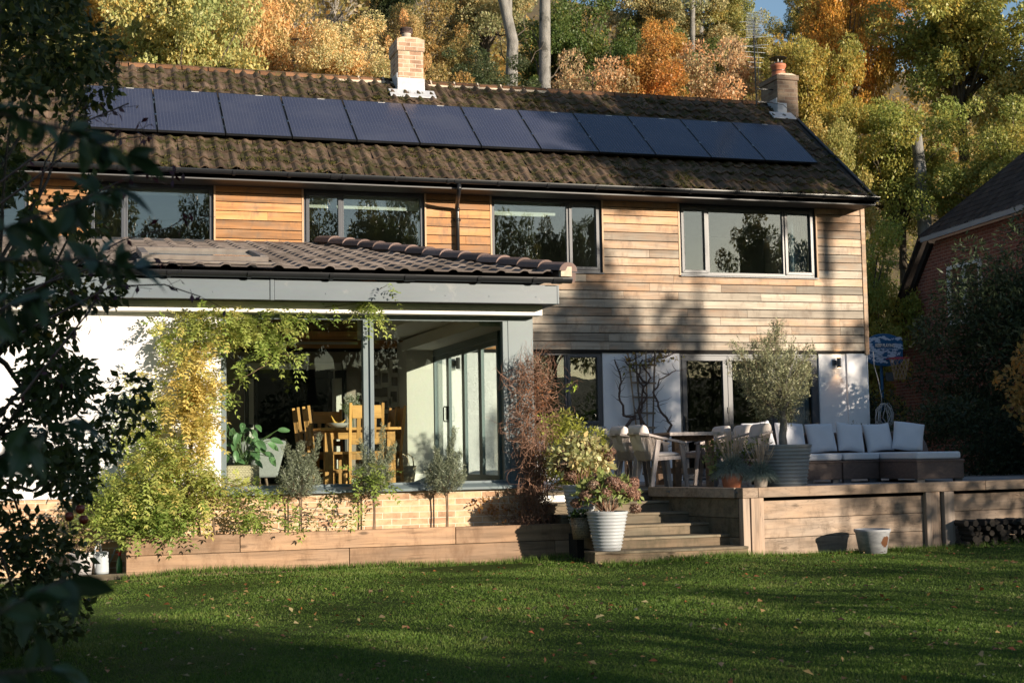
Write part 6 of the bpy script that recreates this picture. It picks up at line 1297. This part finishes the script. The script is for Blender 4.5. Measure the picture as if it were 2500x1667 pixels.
# ---- unseen trees and hedge added behind the camera to shade house and lawn
def SL(s, L): return (math.sin(SUN_AZ)*L+math.cos(SUN_AZ)*s, -math.cos(SUN_AZ)*L+math.sin(SUN_AZ)*s)
def shade_tree(s, L, zc, rx, rz, k, lb, tw=.2, color=(.20, .20, .07)): x, y = SL(s, L); return tree('offscreen_tree', lb, x, y, zc, rx, rz, color, k, 0, group='unseen trees placed behind the camera to cast shade', tr=tw)  # unseen crown set along the sun's line to shade a chosen spot
for i, (s, L, zc, rx, rz, lb, tw) in enumerate([(22.2, 9, 3.9, 2.7, 3.3, 'unseen tree placed to shade the deck and patio doors', .2), (19.9, 5.2, 4.9, 1.8, 3.6, 'unseen tree placed to shade the lower cladding and darken reflections', .16), (26.0, 9, 5.6, 2.6, 5.0, 'unseen broad tree placed to shade the right-hand hedges', .2), (30.0, 9.5, 6.0, 2.8, 5.2, 'unseen tree placed to shade the neighbouring house', .2), (34.0, 9, 6.4, 2.8, 5.0, 'unseen tree at the row end, placed to shade the neighbouring house', .2),
        (23.2, 10.5, 11.3, 2.4, 2.8, 'unseen high crown placed to shade the right of the roof', .06), (21.2, 10.5, 11.4, 2.2, 2.3, 'unseen smaller high crown placed to shade the roof', .06), (26.8, 10.8, 11.0, 2.2, 2.6, 'unseen high crown at the row end, placed to shade the roof', .06), (16.85, 9, 4.75, 1.0, .8, 'unseen small crown placed to shade the outdoor chairs', .04), (17.6, 9.3, 4.5, .9, .8, 'second unseen small crown placed to shade the deck', .04), (24.4, 8.3, 4.3, 1.7, 3.5, 'unseen tree placed to cast leafy shade on the right cladding', .15)]):
    shade_tree(s, L, zc, rx, rz, i, lb, tw)
for i, (x, y, zc, rx, rz) in enumerate([(8.5, -12, 7.5, 3.0, 6.0), (12.2, -13, 6.6, 2.7, 5.6), (15.2, -12, 7.2, 2.4, 5.4), (18.0, -15, 7.2, 2.4, 5.8), (4.5, -10, 6.5, 2.8, 5.5), (0.5, -9, 6.5, 3, 5.6)]):
    tree('offscreen_tree', 'tall tree across the garden' + [' opposite the extension', ' opposite the steps', ' opposite the patio doors', ' in the far corner', ' behind the camera', ' left of the camera'][i], x, y, zc, rx, rz, (.16, .18, .06), i, 0, group='tall trees across the garden', tr=.2)
for i, (x, y, zc, rx, rz, lb) in enumerate([(33.5, -42, 11.5, 3.6, 7.5, 'first'), (29.5, -41, 10.5, 3.2, 6.0, 'second'), (37.2, -43, 12.0, 3.0, 7.0, 'third'), (24.0, -42, 9.5, 3.4, 6.5, 'fourth'), (19.0, -40, 11.5, 2.8, 6.8, 'fifth'), (12.5, -41, 10.5, 3.5, 5.5, 'sixth')]):
    tree('field_tree', lb + ' tree of the row standing far behind the garden', x, y, zc, rx, rz, (.15, .17, .07), i, hill(x, y), group='row of trees far behind the garden', tr=.3)
def hedge():  # out of view; added, its height follows the shade wanted on the lawn
    cl = []; r = random.Random(31); s = 1.0
    while s < 19.5:
        x, y = SL(s, 9+r.uniform(-.4, .4)); top = 2.75+.75*math.sin(s*2.3+.6)+r.uniform(-.3, .3)
        if 15.4 < s < 16.8: top = 2.6
        if s > 17.3: top = 4.3+.8*(s > 18)
        for z in np.arange(.5, top, .7): cl.append((x, y, z, .62, .62, .5))
        s += .55
    x, y = SL(10, 9); bush('shading_hedge', 'unseen leafy hedge added to shade the lawn in streaks', 'hedge', cl, 34000, .13, .08, (.08, .12, .04), 'leaf', (x, y, 0), 10, 'bark')
hedge()
def belt():  # out of view; added to darken the neighbouring house and its hedge
    cl = []; r = random.Random(33); s = 24.0
    while s < 37:
        x, y = SL(s, 7.5+r.uniform(-.5, .5)); top = 6.2+.8*math.sin(s*1.4)+r.uniform(-.3, .3)+(2.2 if 29.3 < s < 33.6 else 0)
        for z in np.arange(.5, top, .85): cl.append((x, y, z, .8, .8, .65))
        s += .75
    x, y = SL(30, 7.5); bush('shading_belt', 'unseen evergreen belt added to shade the right side of the garden', 'hedge', cl, 38000, .17, .10, (.05, .07, .03), 'leaf', (x, y, 0), 10, 'bark')
belt()

# ================================================================ LEFT FOREGROUND
def fruit_tree():
    t = thing('apple_tree', 'dark-leaved fruit tree filling the left side, in shade', 'tree', (-.4, 9.3, 0)); cl = []; r = random.Random(5)
    # crown clumps in a band along the left edge of view, bulging right at mid height
    for i in range(210):
        z = r.uniform(.2, 4.7); bulge = .50*math.exp(-((z-1.75)/.6)**2)+.30*math.exp(-((z-3.6)/.9)**2)-.1; y = r.uniform(8.2, 10.6)
        if 1.0 < z < 2.9 and r.random() < .12: continue
        xr = (.09+bulge-(.14 if z > 3.3 else 0)*r.random())*(y/9); x = xr-1.8*r.random(); s = r.uniform(.11, .24); cl.append((x, y, z, s, s, s*.8))
    V, rn = leaves(cl, 32000, .068, .036, .5, .3); o = quadmesh(V, 'leaves', 'leaf', t, rnd=np.clip(rn, 0, 1)); o.color = (.07, .095, .028, 1)
    V, rn = leaves([c for c in cl if c[2] > 1.9], 5200, .05, .034, .3, .3); o = quadmesh(V, 'yellow_leaves', 'leafautumn', t, rnd=rn); o.color = (.24, .23, .06, 1)
    s = MB(); s.tube(wob((-.9, 9.3, 0), (-.5, 9.3, 2.2), 5, .03), [.11, .10, .09, .08, .07, .05], 9)
    for i in range(60): c = cl[i*2]; s.tube(wob((-.6+r.uniform(-.1, .1), 9.3, r.uniform(.8, 2.4)), c[:3], 5, .06), [.022, .018, .014, .010, .007, .003], 5)
    s.build('limbs', 'bark', t, smooth=True); f = MB()
    for x, z in ((.02, .98), (.08, 1.02), (.10, .96)): f.lathe((x, 8.6, z), [(0, -.03), (.02, -.022), (.028, 0), (.02, .022), (0, .026)], 12)
    f.build('crab_apples', 'redapple', t, smooth=True)
M['redapple'] = pbr('dark red fruit', (.16, .02, .012), (.24, .05, .02), .3, 30, bmp=0); fruit_tree()
def red_twigs():
    t = thing('purple_sapling', 'thin sapling twigs with sparse dark red leaves over the left window', 'sapling', (-.3, 7.0, 0)); s = MB(); r = random.Random(8); P = []
    def at(x, z): return Vector((x, 7.0+r.uniform(-.05, .05), z))
    for pts in ([(-.3, 2.0), (0, 2.2), (.25, 2.34), (.48, 2.42), (.60, 2.50)], [(-.2, 2.1), (.15, 2.22), (.40, 2.24), (.66, 2.22)], [(-.2, 2.3), (.1, 2.55), (.3, 2.66), (.5, 2.70)], [(-.2, 1.9), (.2, 2.12), (.45, 2.14), (.62, 2.08)], [(-.3, 2.5), (0, 2.75), (.2, 2.83), (.42, 2.86)], [(-.3, 2.6), (.05, 2.9), (.28, 3.02)], [(-.2, 1.6), (.1, 2.0), (.22, 2.25)]):
        Q = [at(*p) for p in pts]; s.tube(Q, [.006, .0045, .0035, .0025, .002][:len(Q)], 4)
        for i in range(10):
            k = r.randrange(1, len(Q)); q = Q[k-1].lerp(Q[k], r.random()); e = q+Vector((r.uniform(-.05, .14), r.uniform(-.08, .08), r.uniform(-.08, .10))); s.tube([q, e], .0014, 3, caps=False)
            if r.random() < .8: P.append(e)
            P.append(q)
    s.build('twigs', 'vinewood', t); P = np.array(P); k = len(P); V = leafquads(P, rng.normal(0, .6, (k, 3))+np.array([.1, 0, -.6]), rng.normal(size=(k, 3)), .035+.02*rng.random(k), .022, .15); quadmesh(V, 'leaves', 'leafgloss', t).color = (.075, .018, .03, 1)
red_twigs()
def near_shrub():
    t = thing('foreground_shrub', 'out-of-focus long-leaved branches close to the camera at the left edge', 'shrub', (-.6, 2.4, 0)); s = MB(); r = random.Random(13); P = []; T = []; L = []
    # arching branches entering from the left; x limit by depth: view edge x = -.042 y
    br = [[(-.7, 2.5, 1.35), (-.25, 2.5, 1.62), (0, 2.55, 1.74), (.08, 2.6, 1.78)], [(-.6, 2.4, 1.2), (-.2, 2.4, 1.5), (-.02, 2.45, 1.58)], [(-.6, 2.3, 1.9), (-.2, 2.4, 1.88), (0, 2.5, 1.86), (.10, 2.6, 1.84)], [(-.5, 2.2, 1.0), (-.15, 2.25, 1.28), (.0, 2.3, 1.36)], [(-.5, 2.2, .8), (-.15, 2.25, 1.05), (.0, 2.3, 1.12)],
          [(-.5, 2.3, .9), (-.2, 2.3, .98), (-.02, 2.35, .98)], [(-.5, 2.1, .75), (-.2, 2.15, .86), (-.04, 2.2, .86)], [(-.6, 2.6, 1.6), (-.2, 2.7, 1.66), (.04, 2.8, 1.68), (.12, 2.85, 1.67)]]
    for b in br:
        Q = [Vector(p) for p in b]; F = []
        for a, c in zip(Q[:-1], Q[1:]): F += [a.lerp(c, i/5) for i in range(5)]
        F.append(Q[-1]); s.tube(F, [.006*(1-.6*i/len(F)) for i in range(len(F))], 6)
        for i, q in enumerate(F[3:]):
            for _ in range(3): d = Vector((r.uniform(-.4, .9), r.uniform(-.5, .3), r.uniform(-1, .5))).normalized(); P.append(q); T.append(d); L.append(r.uniform(.04, .068))
        P.append(F[-1]); T.append(Vector((.8, 0, -.3))); L.append(.08)
    s.build('branches', 'bark', t, smooth=True); P = np.array(P); T = unit(np.array(T)); L = np.array(L); k = len(P); Nn = unit(rng.normal(0, .5, (k, 3))+np.array([0, -.4, .8])); S = unit(np.cross(T, Nn)); Nn = np.cross(S, T); V = []; prof = [0.02, .17, .24, .22, .12, 0.0]
    for i in range(5):
        a, b = i/5, (i+1)/5
        def q(u, w_, s_): return P+T*(L*u)[:, None]+S*(s_*w_*L)[:, None]+Nn*(-(u**2)*.28*L+.25*L*w_)[:, None]
        for s_ in (-1, 1): V.append(np.stack([q(a, 0, s_), q(a, prof[i], s_), q(b, prof[i+1], s_), q(b, 0, s_)], 1))
    quadmesh(np.concatenate(V), 'leaves', 'leafgloss', t, rnd=np.tile(rng.random(k), 10)).color = (.055, .09, .035, 1)
near_shrub()
